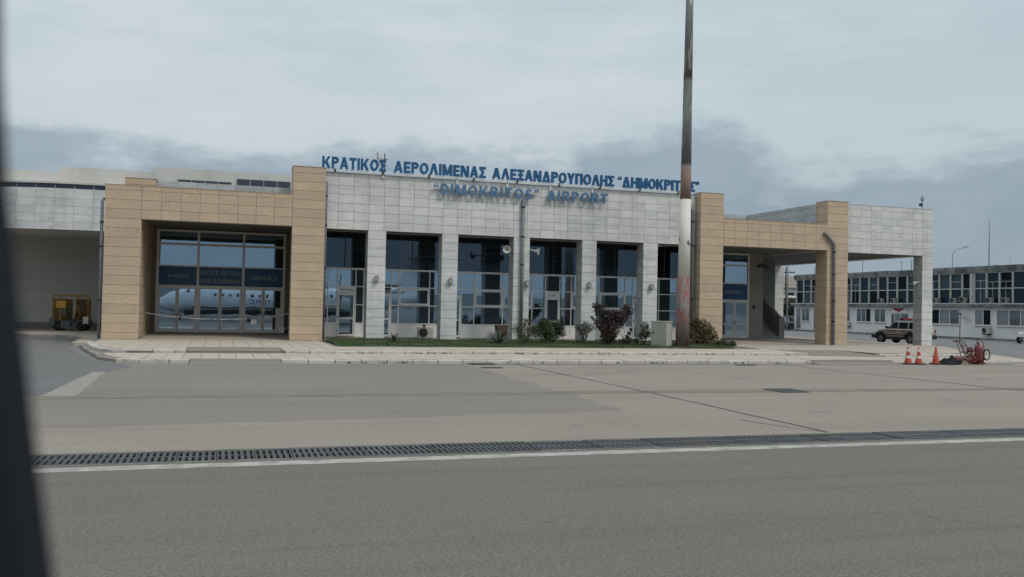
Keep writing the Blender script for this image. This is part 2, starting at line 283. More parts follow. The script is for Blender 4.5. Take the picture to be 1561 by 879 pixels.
# ------------------------------------------------------------------ building helpers
BASE = {}
def base_of(p): return BASE.get(p.name, Vector((0, 0, 0))) if p else Vector((0, 0, 0))
class MB:
    def __init__(s): s.v = []; s.f = []; s.m = []; s.cur = 0
    def face(s, pts):
        i = len(s.v); s.v += [tuple(p) for p in pts]; s.f.append(tuple(range(i, i + len(pts)))); s.m.append(s.cur); return s
    def raw(s, vs_, fs):
        i = len(s.v); s.v += [tuple(p) for p in vs_]
        for f in fs: s.f.append(tuple(i + q for q in f)); s.m.append(s.cur)
        return s
    def box(s, x0, x1, y0, y1, z0, z1):
        if x0 > x1: x0, x1 = x1, x0
        if y0 > y1: y0, y1 = y1, y0
        if z0 > z1: z0, z1 = z1, z0
        return s.raw([(x0, y0, z0), (x1, y0, z0), (x1, y1, z0), (x0, y1, z0), (x0, y0, z1), (x1, y0, z1), (x1, y1, z1), (x0, y1, z1)],
                     [(0, 3, 2, 1), (4, 5, 6, 7), (0, 1, 5, 4), (1, 2, 6, 5), (2, 3, 7, 6), (3, 0, 4, 7)])
    def bar(s, a, b, w, h=None, upv=(0, 0, 1)):
        a, b = Vector(a), Vector(b); d = (b - a).normalized(); u = Vector(upv)
        if abs(d.dot(u)) > 0.98: u = Vector((1, 0, 0))
        x = d.cross(u).normalized() * (w / 2); y = x.cross(d).normalized() * ((h or w) / 2)
        P = [a - x - y, a + x - y, a + x + y, a - x + y, b - x - y, b + x - y, b + x + y, b - x + y]
        return s.raw(P, [(0, 1, 2, 3), (4, 7, 6, 5), (0, 4, 5, 1), (1, 5, 6, 2), (2, 6, 7, 3), (3, 7, 4, 0)])
    def cyl(s, a, b, ra, rb=None, n=12, caps=True):
        rb = ra if rb is None else rb
        a, b = Vector(a), Vector(b); d = (b - a).normalized(); u = Vector((0, 0, 1)) if abs(d.z) < 0.95 else Vector((1, 0, 0))
        x = d.cross(u).normalized(); y = d.cross(x).normalized()
        P = []; F = []
        for c, r in ((a, ra), (b, rb)):
            for i in range(n):
                t = 2 * math.pi * i / n; P.append(c + x * (r * math.cos(t)) + y * (r * math.sin(t)))
        for i in range(n): j = (i + 1) % n; F.append((i, i + n, j + n, j))
        if caps: F.append(tuple(range(n))); F.append(tuple(reversed(range(n, 2 * n))))
        return s.raw(P, F)
    def tube(s, pts, r, n=8, rr=None):
        pts = [Vector(p) for p in pts]; P = []; F = []; prev = None
        for k, p in enumerate(pts):
            d = (pts[min(k + 1, len(pts) - 1)] - pts[max(k - 1, 0)]).normalized()
            u = Vector((0, 0, 1)) if abs(d.z) < 0.9 else Vector((1, 0, 0))
            if prev is not None and abs(prev.dot(d)) < 0.99: x = (prev - d * prev.dot(d)).normalized()
            else: x = d.cross(u).normalized()
            prev = x; y = d.cross(x).normalized(); q = rr[k] if rr else r
            for i in range(n): t = 2 * math.pi * i / n; P.append(p + x * (q * math.cos(t)) + y * (q * math.sin(t)))
        for k in range(len(pts) - 1):
            for i in range(n): j = (i + 1) % n; F.append((k * n + i, (k + 1) * n + i, (k + 1) * n + j, k * n + j))
        F.append(tuple(range(n))); F.append(tuple(reversed(range((len(pts) - 1) * n, len(pts) * n))))
        return s.raw(P, F)
    def lathe(s, prof, c=(0, 0, 0), n=16, axis='z'):
        P = []; F = []; c = Vector(c)
        for r, z in prof:
            for i in range(n):
                t = 2 * math.pi * i / n; p = (r * math.cos(t), r * math.sin(t), z)
                if axis == 'y': p = (p[0], p[2], p[1])
                if axis == 'x': p = (p[2], p[0], p[1])
                P.append(c + Vector(p))
        for k in range(len(prof) - 1):
            for i in range(n): j = (i + 1) % n; F.append((k * n + i, k * n + j, (k + 1) * n + j, (k + 1) * n + i))
        return s.raw(P, F)
    def loft(s, rings, close=True, caps=True):
        n = len(rings[0]); P = [p for r in rings for p in r]; F = []
        for k in range(len(rings) - 1):
            for i in range(n if close else n - 1):
                j = (i + 1) % n; F.append((k * n + i, k * n + j, (k + 1) * n + j, (k + 1) * n + i))
        if caps: F.append(tuple(reversed(range(n)))); F.append(tuple(range((len(rings) - 1) * n, len(rings) * n)))
        return s.raw(P, F)
    def prism(s, poly, z0, z1):
        n = len(poly); P = [(x, y, z0) for x, y in poly] + [(x, y, z1) for x, y in poly]
        F = [tuple(reversed(range(n))), tuple(range(n, 2 * n))] + [(i, (i + 1) % n, n + (i + 1) % n, n + i) for i in range(n)]
        return s.raw(P, F)
    def mesh(s, name, mats, off=Vector((0, 0, 0)), smooth=False):
        me = bpy.data.meshes.new(name)
        me.from_pydata([(v[0] - off[0], v[1] - off[1], v[2] - off[2]) for v in s.v], [], s.f)
        mats = mats if isinstance(mats, (list, tuple)) else [mats]
        for q in mats: me.materials.append(q)
        if len(mats) > 1:
            for p, i in zip(me.polygons, s.m): p.material_index = i
        bm = bmesh.new(); bm.from_mesh(me); bmesh.ops.recalc_face_normals(bm, faces=bm.faces); bm.to_mesh(me); bm.free()
        if smooth:
            for p in me.polygons: p.use_smooth = True
        me.update(); return me
    def build(s, name, mats, parent=None, smooth=False, local=False):
        off = Vector((0, 0, 0)) if local else base_of(parent)
        me = s.mesh(name, mats, off, smooth)
        o = bpy.data.objects.new(name, me); COL.objects.link(o)
        if parent: o.parent = parent; BASE[o.name] = base_of(parent)
        return o
def thing(name, label, cat, loc=(0, 0, 0), rz=0.0, group=None):
    o = bpy.data.objects.new(name, None); COL.objects.link(o); o.location = loc; o.rotation_euler = (0, 0, rz); o.empty_display_size = 0.2
    BASE[o.name] = Vector(loc); return tag(o, label, cat, group)
def tag(o, label=None, cat=None, group=None, kind=None):
    if label: o['label'] = label
    if cat: o['category'] = cat
    if group: o['group'] = group
    if kind: o['kind'] = kind
    return o
def copy_tree(o, parent=None):
    c = o.copy(); COL.objects.link(c); BASE[c.name] = BASE.get(o.name, Vector((0, 0, 0)))
    if parent: c.parent = parent
    for ch in list(o.children): copy_tree(ch, c)
    return c
def link(name, me, parent, loc=(0, 0, 0), rot=(0, 0, 0)):
    """link shared mesh data at a world place under a parent"""
    o = bpy.data.objects.new(name, me); COL.objects.link(o)
    b = base_of(parent); o.location = Vector(loc) - b; o.rotation_euler = rot
    if parent: o.parent = parent; BASE[o.name] = b
    return o
def struct(name, mb, mats, smooth=False):
    o = mb.build(name, mats, None, smooth); o['kind'] = 'structure'; return o
def label(o, t): o['label'] = t; return o
ZK = lambda k: 0.554 + 0.45 * k                      # cladding courses, shared by every wall of the terminal
PANEL = {}
GAP = 0.013
def panel(parent, name, mat, a0, a1, z0, z1, pos, face='front'):
    """one cladding stone; face 'front' looks to -Y at y=pos, 'left' looks to -X at x=pos, 'right' to +X"""
    w, h = round(a1 - a0 - GAP, 3), round(z1 - z0 - GAP, 3)
    if w <= 0.01 or h <= 0.01: return
    key = (w, h, mat.name)
    if key not in PANEL:
        t = 0.03; b = 0.004
        q = MB(); x, z = w / 2, h / 2
        q.raw([(-x, 0, -z), (x, 0, -z), (x, 0, z), (-x, 0, z), (-x, b - t, -z), (x, b - t, -z), (x, b - t, z), (-x, b - t, z),
               (-x + b, -t, -z + b), (x - b, -t, -z + b), (x - b, -t, z - b), (-x + b, -t, z - b)],
              [(0, 1, 2, 3), (0, 4, 5, 1), (1, 5, 6, 2), (2, 6, 7, 3), (3, 7, 4, 0), (4, 8, 9, 5), (5, 9, 10, 6), (6, 10, 11, 7), (7, 11, 8, 4), (8, 11, 10, 9)])
        PANEL[key] = q.mesh(name, mat)
    c, zc = (a0 + a1) / 2, (z0 + z1) / 2; j = random.uniform(-0.0025, 0.0025)
    if face == 'front': return link(name, PANEL[key], parent, (c, pos + j, zc))
    if face == 'left': return link(name, PANEL[key], parent, (pos + j, c, zc), (0, 0, -math.pi / 2))
    return link(name, PANEL[key], parent, (pos + j, c, zc), (0, 0, math.pi / 2))
def clad(parent, name, mat, xs, zs, pos, face='front', skip=None):
    for i in range(len(xs) - 1):
        for k in range(len(zs) - 1):
            if skip and skip(xs[i], xs[i + 1], zs[k], zs[k + 1]): continue
            panel(parent, name, mat, xs[i], xs[i + 1], zs[k], zs[k + 1], pos, face)
def rows(lo, hi):
    z = [lo]; k = math.ceil((lo - 0.554) / 0.45 + 0.12)
    while ZK(k) < hi - 0.06: z.append(ZK(k)); k += 1
    return z + [hi]

# ================================================================== GROUND
g = MB()                                           # one sheet to the horizon with a groove for the drain
X0, X1, Ya, Yb = -8.0, 24.0, 12.50, 13.34
g.face([(-2500, -2500, -.008), (6000, -2500, -.008), (6000, Ya, -.008), (-2500, Ya, -.008)])
g.face([(-2500, Yb, -.008), (6000, Yb, -.008), (6000, 7000, -.008), (-2500, 7000, -.008)])
g.face([(-2500, Ya, -.008), (X0, Ya, -.008), (X0, Yb, -.008), (-2500, Yb, -.008)])
g.face([(X1, Ya, -.008), (6000, Ya, -.008), (6000, Yb, -.008), (X1, Yb, -.008)])
ground = struct('ground', g, asphalt_f)
pit = MB()
pit.face([(X0, Ya, -.25), (X1, Ya, -.25), (X1, Yb, -.25), (X0, Yb, -.25)]); pit.face([(X0, Ya, -.25), (X1, Ya, -.25), (X1, Ya, -.006), (X0, Ya, -.006)])
pit.face([(X0, Yb, -.25), (X1, Yb, -.25), (X1, Yb, -.006), (X0, Yb, -.006)])
pit.face([(X0, Ya, -.25), (X0, Yb, -.25), (X0, Yb, -.006), (X0, Ya, -.006)]); pit.face([(X1, Ya, -.25), (X1, Yb, -.25), (X1, Yb, -.006), (X1, Ya, -.006)])
drain = thing('drainage_channel', 'long dark cast iron slotted drain running across the apron behind the white line', 'drain', (8, 12.9, 0))
pit.build('channel', pit_m, drain)
gr = MB()
GL = 0.5; ya, yb = Ya + 0.01, Yb - 0.01; ym = (ya + yb) / 2; zt, zb = 0.002, -0.035
gr.box(-GL/2 + .004, GL/2 - .004, ya, ya + 0.05, zb, zt); gr.box(-GL/2 + .004, GL/2 - .004, yb - 0.05, yb, zb, zt); gr.box(-GL/2 + .004, GL/2 - .004, ym - .03, ym + .03, zb, zt)
for i in range(7):
    w = 0.044 if i not in (0, 6) else 0.022
    xc = -GL/2 + .004 + (GL - .008) * i / 6 + (0.011 if i == 0 else -0.011 if i == 6 else 0)
    for a, b in ((ya + .05, ym - .03), (ym + .03, yb - .05)): gr.box(xc - w/2, xc + w/2, a + .0005, b - .0005, zb, zt - .0015)
gmesh = gr.mesh('drain_grate', iron_m, Vector((0, 0, 0)))
for i in range(64): link('drain_grate', gmesh, drain, (X0 + 0.25 + i * 0.5, 0, random.uniform(-.004, .0015)), (random.gauss(0, .0003), random.gauss(0, .006), 0))
for o in drain.children:
    if o.name.startswith('drain_grate'): o.location.y = -12.9
ap = MB(); ap.face([(-80, -60, -.004), (160, -60, -.004), (160, Ya - .02, -.004), (-80, Ya - .02, -.004)]); struct('apron_asphalt', ap, asphalt)
ap = MB(); ap.face([(-80, Yb + .02, -.004), (160, Yb + .02, -.004), (160, 27, -.004), (62, 33.2, -.004), (36, 34.4, -.004), (36, 33, -.004), (-80, 33, -.004)]); struct('apron_concrete_slab', ap, conc_ap)
def skirt(q, pts, z):
    for i in range(len(pts)):
        a, b = pts[i], pts[(i + 1) % len(pts)]; q.face([a, b, (b[0], b[1], z), (a[0], a[1], z)])
def sheet(name, pts, z, mat): q = MB(); q.face([(x, y, z) for x, y in pts]); return struct(name, q, mat)
def ragged(pts, amp=0.06, step=0.7):
    out = []
    for i, p in enumerate(pts):
        a, b = Vector(p), Vector(pts[(i + 1) % len(pts)]); n = max(1, int((b - a).length / step))
        for k in range(n):
            q = a.lerp(b, k / n); out.append((q.x + random.uniform(-amp, amp), q.y + random.uniform(-amp, amp)))
    return out
sheet('asphalt_patch', ragged([(-40, 16.1), (-2.6, 16.1), (7.3, 17.1), (8.0, 17.2), (8.15, 20), (8.35, 27), (8.5, 32.25), (-2.2, 32.3), (-3.1, 33), (-40, 33)], .09, .3), -0.0028, patch_m)
sheet('side_road', ragged([(-40, 22.5), (-3.7, 21.2), (-3.05, 28.2), (-2.6, 31.0), (-3.1, 32.2), (-3.75, 33.2), (-4.2, 34.5), (-4.9, 37.2), (-5.6, 40.3), (-6.3, 44), (-6.3, 52), (-8, 56), (-40, 60)], .04, .4), -0.0016, asphalt_d)
sheet('road_marking', ragged([(-3.45, 28.5), (-3.1, 28.5), (-2.9, 21.4), (-3.5, 20.7), (-8, 20.6), (-8, 21.1), (-3.6, 21.25)], .03, .3), 0.0, line_old)
sheet('trench_strip', ragged([(-30, 20.75), (9, 20.75), (34, 20.3), (34, 20.95), (9, 21.45), (-30, 21.4)], .05, .35), 0.0012, strip_m)
sheet('gutter', ragged([(8.6, 31.5), (24, 31.55), (34, 31.6), (34, 32.45), (8.6, 32.45)], .07, .3), -0.0022, strip_m)
wl = ragged([(-80, 11.98), (160, 12.06), (160, 12.33), (-80, 12.28)], .014, .4); sheet('white_line', wl, -0.0025, line_m)
crack_m = M('crack_filler', (0.10, 0.093, 0.084), 0.95, 0.2, 3)
fine_m = M('fine_crack', (0.128, 0.119, 0.106), 0.95, 0.2, 3)
dirt_m = M('drain_dirt', (0.16, 0.148, 0.13), 0.95, 0.25, 3.0, speck=0.2)
sheet('drain_dirt', ragged([(-8, Yb - .03), (24, Yb - .03), (24, Yb + .10), (-8, Yb + .10)], .035, .25), -0.0027, dirt_m)
sheet('drain_dirt', ragged([(-8, Ya - .09), (24, Ya - .07), (24, Ya + .03), (-8, Ya + .03)], .025, .25), -0.0029, dirt_m)
def blot(x, y, rx, ry, mat, z):
    n = 22; k = [random.uniform(.75, 1.2) for _ in range(n)]; k = [(k[i] + k[i - 1]) / 2 for i in range(n)]
    sheet('stain', [(x + rx * k[i] * math.cos(2 * math.pi * i / n), y + ry * k[i] * math.sin(2 * math.pi * i / n)) for i in range(n)], z, mat)
oil_m = M('oil_stain', (0.135, 0.125, 0.112), 0.85, 0.15, 4.0, speck=0.2, sscale=34)
for i, (x, y, r_) in enumerate(((3.1, 8.3, .07), (3.35, 8.45, .04), (5.6, 9.6, .06), (1.2, 9.9, .09), (8.2, 10.6, .07), (6.6, 7.9, .05), (9.4, 11.3, .10))): blot(x, y, r_, r_ * .8, oil_m, -0.0032 + i * 1e-4)
oil_c = M('old_oil_stain', (0.215, 0.192, 0.163), 0.9, 0.12, 3.0, speck=0.2, sscale=26)
for i, (x, y, r_) in enumerate(((12.2, 16.4, .22), (15.8, 25.2, .3), (17.3, 18.2, .15), (6.1, 15.1, .12), (13.3, 28.4, .35), (24.5, 24.2, .4), (19.4, 15.4, .14))): blot(x, y, r_, r_ * .7, oil_c, -0.0024 + i * 1e-4)
def crack(name, pts, w, mat=None, z=0.0022):
    mat = mat or crack_m
    q = MB(); P = []
    for i in range(len(pts) - 1):
        a, b = Vector(pts[i]), Vector(pts[i + 1]); n = max(2, int((b - a).length / 0.4))
        for k in range(n + (1 if i == len(pts) - 2 else 0)): P.append(a.lerp(b, k / n))
    Q = []
    for i in range(len(P)):
        d = (P[min(i + 1, len(P) - 1)] - P[max(i - 1, 0)]).normalized(); nrm = Vector((-d.y, d.x)); j = random.uniform(-.03, .03); ww = w * random.uniform(.5, 1.3) / 2
        Q.append((P[i] + nrm * (j - ww), P[i] + nrm * (j + ww)))
    P = Q
    for i in range(len(P) - 1):
        a, b = P[i], P[i + 1]; q.face([(a[0].x, a[0].y, z), (b[0].x, b[0].y, z), (b[1].x, b[1].y, z), (a[1].x, a[1].y, z)])
    return struct(name, q, mat)
crack('slab_joint', [(10.44, 32.2), (10.42, 20.3), (10.2, 13.5)], 0.07)
crack('slab_joint', [(21.7, 32.2), (21.85, 21.8), (21.8, 13.5)], 0.07)
crack('slab_joint', [(33.2, 32.0), (33.2, 13.5)], 0.06)
crack('crack', [(9.6, 15.4), (9.9, 14.3), (10.15, 13.6)], 0.03, fine_m)
crack('crack', [(6.85, 11.9), (7.0, 10.8), (7.1, 10.2), (6.88, 9.6), (7.15, 8.6), (7.0, 7.4)], 0.028, fine_m, -0.003)
crack('crack', [(7.0, 7.6), (7.6, 7.0), (7.7, 6.2)], 0.02, fine_m, -0.003)
crack('crack', [(8.9, 27), (13, 27.3), (21.5, 27.0), (31, 27.5)], 0.035, fine_m)
def gully(loc, w, d, lab, rz=0.0):
    t = thing('drain_cover', lab, 'drain cover', loc, rz)
    q = MB(); q.box(-w/2, w/2, -d/2, -d/2 + .05, 0, .012); q.box(-w/2, w/2, d/2 - .05, d/2, 0, .012); q.box(-w/2, -w/2 + .05, -d/2 + .05, d/2 - .05, 0, .0125); q.box(w/2 - .05, w/2, -d/2 + .05, d/2 - .05, 0, .0125)
    q.build('frame', iron_m, t, local=True)
    q = MB(); n = 7
    for i in range(n): x = -w/2 + .05 + (w - .1) * (i + .5) / n; q.box(x - .03, x + .03, -d/2 + .05, d/2 - .05, 0.001, .011)
    q.build('grate', iron_m, t, local=True)
    q = MB(); q.face([(-w/2, -d/2, .0002), (w/2, -d/2, .0002), (w/2, d/2, .0002), (-w/2, d/2, .0002)]); q.build('pit', pit_m, t, local=True)
gully((14.5, 20.95, .009), 0.85, 0.95, 'square iron drain cover out on the apron on the right of the mast')
gully((9.15, 31.95, .009), 0.95, 0.75, 'iron gully cover at the foot of the kerb near the middle of the terminal')
gully((8.95, 30.0, .009), 0.75, 0.3, 'narrow iron cover in the asphalt just off the kerb')
gully((19.85, 31.4, .009), 0.85, 0.35, 'iron gully cover by the kerb to the right of the mast')

# ------------------------------------------------------------------ kerbs and pavements
def resample(poly, step):
    out = [Vector(poly[0])]; acc = 0
    for i in range(len(poly) - 1):
        a, b = Vector(poly[i]), Vector(poly[i + 1]); l = (b - a).length; p = 0
        while acc + (l - p) >= step:
            p += step - acc; acc = 0; out.append(a.lerp(b, p / l))
        acc += l - p
    if (out[-1] - Vector(poly[-1])).length > 0.15: out.append(Vector(poly[-1]))
    return out
def kerb(parent, poly, z0, z1, w, mat, step=0.93):
    P = resample(poly, step)
    def nr(i):
        d = (P[min(i + 1, len(P) - 1)] - P[max(i - 1, 0)]).normalized(); return Vector((-d.y, d.x))
    for i in range(len(P) - 1):
        a, b = P[i], P[i + 1]; d = (b - a).normalized(); ga, gb = a + d * .018, b - d * .018; na, nb = nr(i), nr(i + 1)
        h = z1 + random.uniform(-.012, .008); s = random.uniform(-.012, .012); r = 0.03
        q = MB()
        ra = [(ga + na * s), (ga + na * (s + r)), (ga + na * (w - .01)), (ga + na * w)]
        rb = [(gb + nb * s), (gb + nb * (s + r)), (gb + nb * (w - .01)), (gb + nb * w)]
        zz = [h - r, h, h, h - .02]
        def ring(pts, u): return [(pts[0].x, pts[0].y, z0)] + [(p.x, p.y, z + u) for p, z in zip(pts, zz)] + [(pts[3].x, pts[3].y, z0)]
        mid = [p.lerp(q2, random.uniform(.35, .65)) for p, q2 in zip(ra, rb)]; mid[0] = mid[0] + na * random.uniform(0, .02)
        q.loft([ring(ra, random.uniform(-.012, 0)), ring(mid, random.uniform(-.012, .006)), ring(rb, random.uniform(-.012, 0))])
        q.build('kerb_stone', mat, parent)
kb = struct('kerb', MB().box(-2.6, 23.6, 32.62, 32.76, -.05, .05), slabjoint)
kerb(kb, [(-3.3, 33.0), (-2.7, 32.55), (-0.95, 32.5)], -.01, .13, .28, kerb_m)
kerb(kb, [(2.05, 32.46), (23.7, 32.46)], -.01, .13, .28, kerb_m)
kerb(kb, [(-5.85, 43.6), (-5.2, 40.2), (-4.5, 36.9), (-3.95, 34.2), (-3.34, 33.02)], -.01, .125, .24, kerb_dark)
kerb(kb, [(28.0, 32.7), (31, 32.9), (37.4, 33.6)], -.01, .07, .3, kerb_m)
ku = struct('kerb', MB().box(-3.3, 26.3, 36.62, 36.74, 0, .2), slabjoint)
kerb(ku, [(-5.5, 43.2), (-5.2, 41.2), (-4.75, 39.0), (-4.2, 37.5), (-3.6, 36.8), (-1.2, 36.45)], .1, .245, .3, kerb_m, 0.8)
kerb(ku, [(2.45, 36.45), (26.4, 36.45)], .1, .245, .28, kerb_m, 0.95)
kerb(ku, [(30.4, 36.35), (33.4, 36.2), (35.2, 36.25), (36.6, 36.9), (37.4, 37.8)], .04, .23, .34, kerb_m, 1.0)
kerb(ku, [(37.5, 37.9), (40.2, 41.0), (42.9, 44.6), (44.3, 48.5), (44.4, 66)], .04, .22, .3, kerb_dark, 1.4)
# sloped ramps where the kerbs are dropped

def slope(x0, x1, y0, y1, z0, z1, mat, n=8):
    q = MB()
    for i in range(n):
        a, b = x0 + (x1 - x0) * i / n, x0 + (x1 - x0) * (i + 1) / n
        q.face([(a, y0, z0), (b, y0, z0), (b, y1, z1), (a, y1, z1)])
    for x in (x0, x1): q.face([(x, y0, z0), (x, y1, z1), (x, y1, z0 - .05), (x, y0, z0 - .05)])
    q.face([(x0, y0, z0), (x1, y0, z0), (x1, y0, z0 - .06), (x0, y0, z0 - .06)])
    return struct('ramp', q, mat)
slope(-.93, 2.03, 31.4, 32.95, .006, .137, patch_m)
slope(-1.20, 2.40, 36.30, 39.16, .136, .242, ramp_m)
slope(23.72, 28.0, 32.0, 33.3, .004, .138, patch_m)
slope(26.42, 30.38, 35.9, 39.6, .134, .24, ramp_m)
pv = MB(); pv.face([(-5.65, 43.6, .112), (-5.0, 40.2, .112), (-4.3, 36.95, .112), (-3.72, 34.3, .112), (-3.12, 33.25, .112), (-2.5, 32.75, .112), (28, 32.75, .112), (28, 36.8, .112), (-2.9, 36.8, .112), (-4.4, 38.6, .112), (-5.2, 43.6, .112)])
pv.face([(28, 32.75, .06), (37.4, 33.7, .03), (40.6, 39.4, .03), (44.6, 46.5, .03), (45, 66, .03), (44.2, 66, .03), (43.5, 47, .03), (36.4, 37, .06), (28, 36.8, .112)])
skirt(pv, list(pv.v)[:11], -.01); pav = struct('pavement', pv, slabjoint)
q = MB(); q.face([(28.05, 32.98, .075), (37.35, 33.9, .045), (40.5, 39.4, .045), (44.5, 46.5, .045), (44.9, 66, .045), (44.3, 66, .045), (43.4, 47, .045), (36.5, 36.8, .07), (35.2, 36.2, .08), (28.05, 36.4, .125)]); struct('pavement', q, floor_m)
def slab(parent, pts, z, mat=slab_m):
    q = MB(); h = z + random.uniform(-.003, .003); e = .008
    cx = sum(p[0] for p in pts) / len(pts); cy = sum(p[1] for p in pts) / len(pts)
    q.face([(x, y, h) for x, y in pts])
    for i in range(len(pts)):
        a, b = pts[i], pts[(i + 1) % len(pts)]; q.face([(a[0], a[1], h), (b[0], b[1], h), (b[0], b[1], h - .03), (a[0], a[1], h - .03)])
    q.build('paving_slab', mat, parent)
SW = 0.6
def clipx(y, left): # x of the left pavement edge at depth y
    for (xa, y0), (xb, y1) in zip(left, left[1:]):
        if min(y0, y1) <= y <= max(y0, y1): return xa + (xb - xa) * (y - y0) / (y1 - y0)
    return left[0][0] if y < left[0][1] else left[-1][0]
def cut_slab(parent, a, b, y0, y1, left, z):
    if left is None or max(clipx(y0, left), clipx(y1, left)) <= a: return slab(parent, [(a, y0), (b, y0), (b, y1), (a, y1)], z)
    P = [(max(a, clipx(y0 + (y1 - y0) * i / 6, left)), y0 + (y1 - y0) * i / 6) for i in range(7)]
    P = [p for p in P if p[0] < b - .02]
    if len(P) > 1: slab(parent, [(b, P[0][1]), (b, P[-1][1])] + P[::-1], z)
edgeL = [(-2.35, 32.75), (-3.05, 33.3), (-3.65, 34.4), (-4.25, 37.0)]
for y0, y1 in ((32.77, 34.6), (34.62, 36.44)):
    x = -4.8
    while x < 27.9: cut_slab(pav, x, x + SW - .02, y0, y1, edgeL, .13); x += SW
tr = MB()                                          # upper terrace: level to the piers, then rising to the doors
tr.face([(-5.35, 43.0, .222), (-5.0, 41, .222), (-4.5, 39, .222), (-3.9, 37.6, .222), (-3.3, 37, .222), (-1.21, 36.75, .222), (-1.21, 39.16, .222), (2.41, 39.16, .222), (2.41, 36.75, .222), (26.41, 36.75, .222), (26.41, 39.6, .222), (30.4, 39.6, .222), (30.4, 36.75, .222), (34.9, 36.55, .215), (36.4, 37.3, .21), (40, 41.2, .21), (42.7, 44.8, .21), (44.1, 48.5, .21), (44.1, 66, .21), (27.6, 66, .222), (27.6, 46.4, .222), (-5.4, 46.4, .222)])
skirt(tr, list(tr.v), -.01); ter = struct('terrace', tr, slabjoint)
edgeU = [(-.9, 36.76), (-3.25, 37.05), (-3.85, 37.75), (-4.4, 39.1), (-4.9, 41.2), (-5.2, 43.2), (-5.25, 46.4)]
for k in range(8):
    y0 = 36.77 + k * 1.2; y1 = min(y0 + 1.182, 46.38)
    for i in range(17):
        x = -5.4 + SW * i
        if k < 2 and -1.21 < x + .1 < 2.39: continue          # the ramp
        cut_slab(ter, x, x + SW - .02, y0, y1, edgeU, .24)
for y0, y1 in ((36.77, 38.4), (38.42, 40.2)):
    for i in range(36): x = 4.8 + SW * i; cut_slab(ter, x, min(x + SW - .02, 26.4), y0, y1, None, .24)
q = MB()
q.face([(26.4, 39.62, .236), (30.42, 39.62, .236), (30.42, 36.75, .236), (34.7, 36.6, .23), (36.2, 37.3, .225), (39.9, 41.3, .225), (42.6, 44.9, .225), (44.0, 48.5, .225), (44.0, 66, .24), (27.6, 66, .3), (27.6, 50, .26), (26.4, 40.3, .236)])
struct('terrace', q, floor_m)
q = MB(); q.face([(-3.9, 46.39, .235), (4.4, 46.39, .235), (4.4, 54.2, .38), (-3.9, 54.2, .38)]); struct('porch_floor', q, floor_m)
q = MB(); q.face([(27.4, 46.5, .262), (35.6, 46.5, .262), (35.6, 54.2, .38), (27.4, 54.2, .38)]); q.face([(35.6, 46.5, .262), (39.5, 54, .27), (39.5, 58, .3), (35.6, 54.2, .38)]); struct('porch_floor', q, floor_m)
q = MB(); q.raw([(-12.5, 55.8, .15), (-9.7, 55.4, .15), (-8.3, 54.6, .15), (-7.2, 53.0, .15), (-6.6, 50.5, .15), (-6.35, 47, .15), (-6.2, 44.5, .15), (-5.3, 44.5, .15), (-5.3, 66, .15), (-26, 66, .15), (-26, 60, .15), (-17, 57.5, .15)], [tuple(range(12))]); skirt(q, list(q.v), -.01)
struct('recess_pavement', q, floor_m)
kr = struct('kerb', MB().box(-5.9, -5.4, 47, 60, 0, .1), slabjoint)
kerb(kr, [(-17.2, 57.3), (-12.5, 55.7), (-9.7, 55.3), (-8.4, 54.5), (-7.3, 52.9), (-6.7, 50.4), (-6.45, 47), (-6.3, 44.5)], -.01, .155, .2, kerb_dark)

# grass bed in front of the windows
gb = MB(); nx, ny = 44, 10
def soil_z(x, y): f = (y - 40.25) / 6.8; return 0.236 + 0.13 * min(1, max(0, f)) + 0.02 * math.sin(x * 1.7) * math.sin(y * 2.1) + 0.03 * max(0, math.sin(x * .8 + 1.2)) * f
pts = []
for j in range(ny + 1):
    for i in range(nx + 1):
        y = 40.22 + 6.95 * j / ny; xl = 5.05; xr = 24.8 + 2.6 * (y - 40.22) / 5.5 if y < 45.7 else 27.4
        x = xl + (min(xr, 27.5) - xl) * i / nx; pts.append((x, y, soil_z(x, y)))
gb.raw(pts, [(j * (nx + 1) + i, j * (nx + 1) + i + 1, (j + 1) * (nx + 1) + i + 1, (j + 1) * (nx + 1) + i) for j in range(ny) for i in range(nx)])
struct('garden_bed', gb, soil_m, True)
gm = MB()
for i in range(30000):
    y = 40.24 + 6.6 * random.random() ** 1.1; xr = 24.8 + 2.6 * (y - 40.22) / 5.5 if y < 45.7 else 27.4
    x = random.uniform(5.08, xr)
    if math.sin(x * 1.3 + 2) * math.sin(y * 1.9 + x * .4) > 0.5 and random.random() < .85: continue
    if 46.3 < y and random.random() < .5: continue
    z = soil_z(x, y); h = random.uniform(.03, .085) * (1.5 if random.random() < .06 else 1); a = random.uniform(0, 6.28); w = random.uniform(.008, .016)
    lx, ly = random.uniform(-.05, .05), random.uniform(-.05, .05)
    gm.face([(x - w * math.cos(a), y - w * math.sin(a), z - .01), (x + w * math.cos(a), y + w * math.sin(a), z - .01), (x + lx, y + ly, z + h)])
wm_ = MB()
for x, y0_, z0_ in [(random.uniform(4, 26), 36.40, .13) for _ in range(34)] + [(random.uniform(3, 23), 32.44, -.004) for _ in range(22)]:
    for k in range(random.randint(5, 16)):
        a = random.uniform(0, 6.28); h = random.uniform(.03, .11); w = .008; px_, py_ = x + random.uniform(-.07, .07), y0_ - random.uniform(0, .03)
        wm_.face([(px_ - w, py_, z0_), (px_ + w, py_, z0_), (px_ + .06 * math.cos(a), py_ + .03 * math.sin(a), z0_ + h)])
tag(wm_.build('weeds', grass_m), 'small weeds sprouting from the kerb joints', 'weeds', kind='stuff')
go = gm.build('grass', grass_m); tag(go, 'short patchy green grass on the bed below the windows', 'grass', kind='stuff')

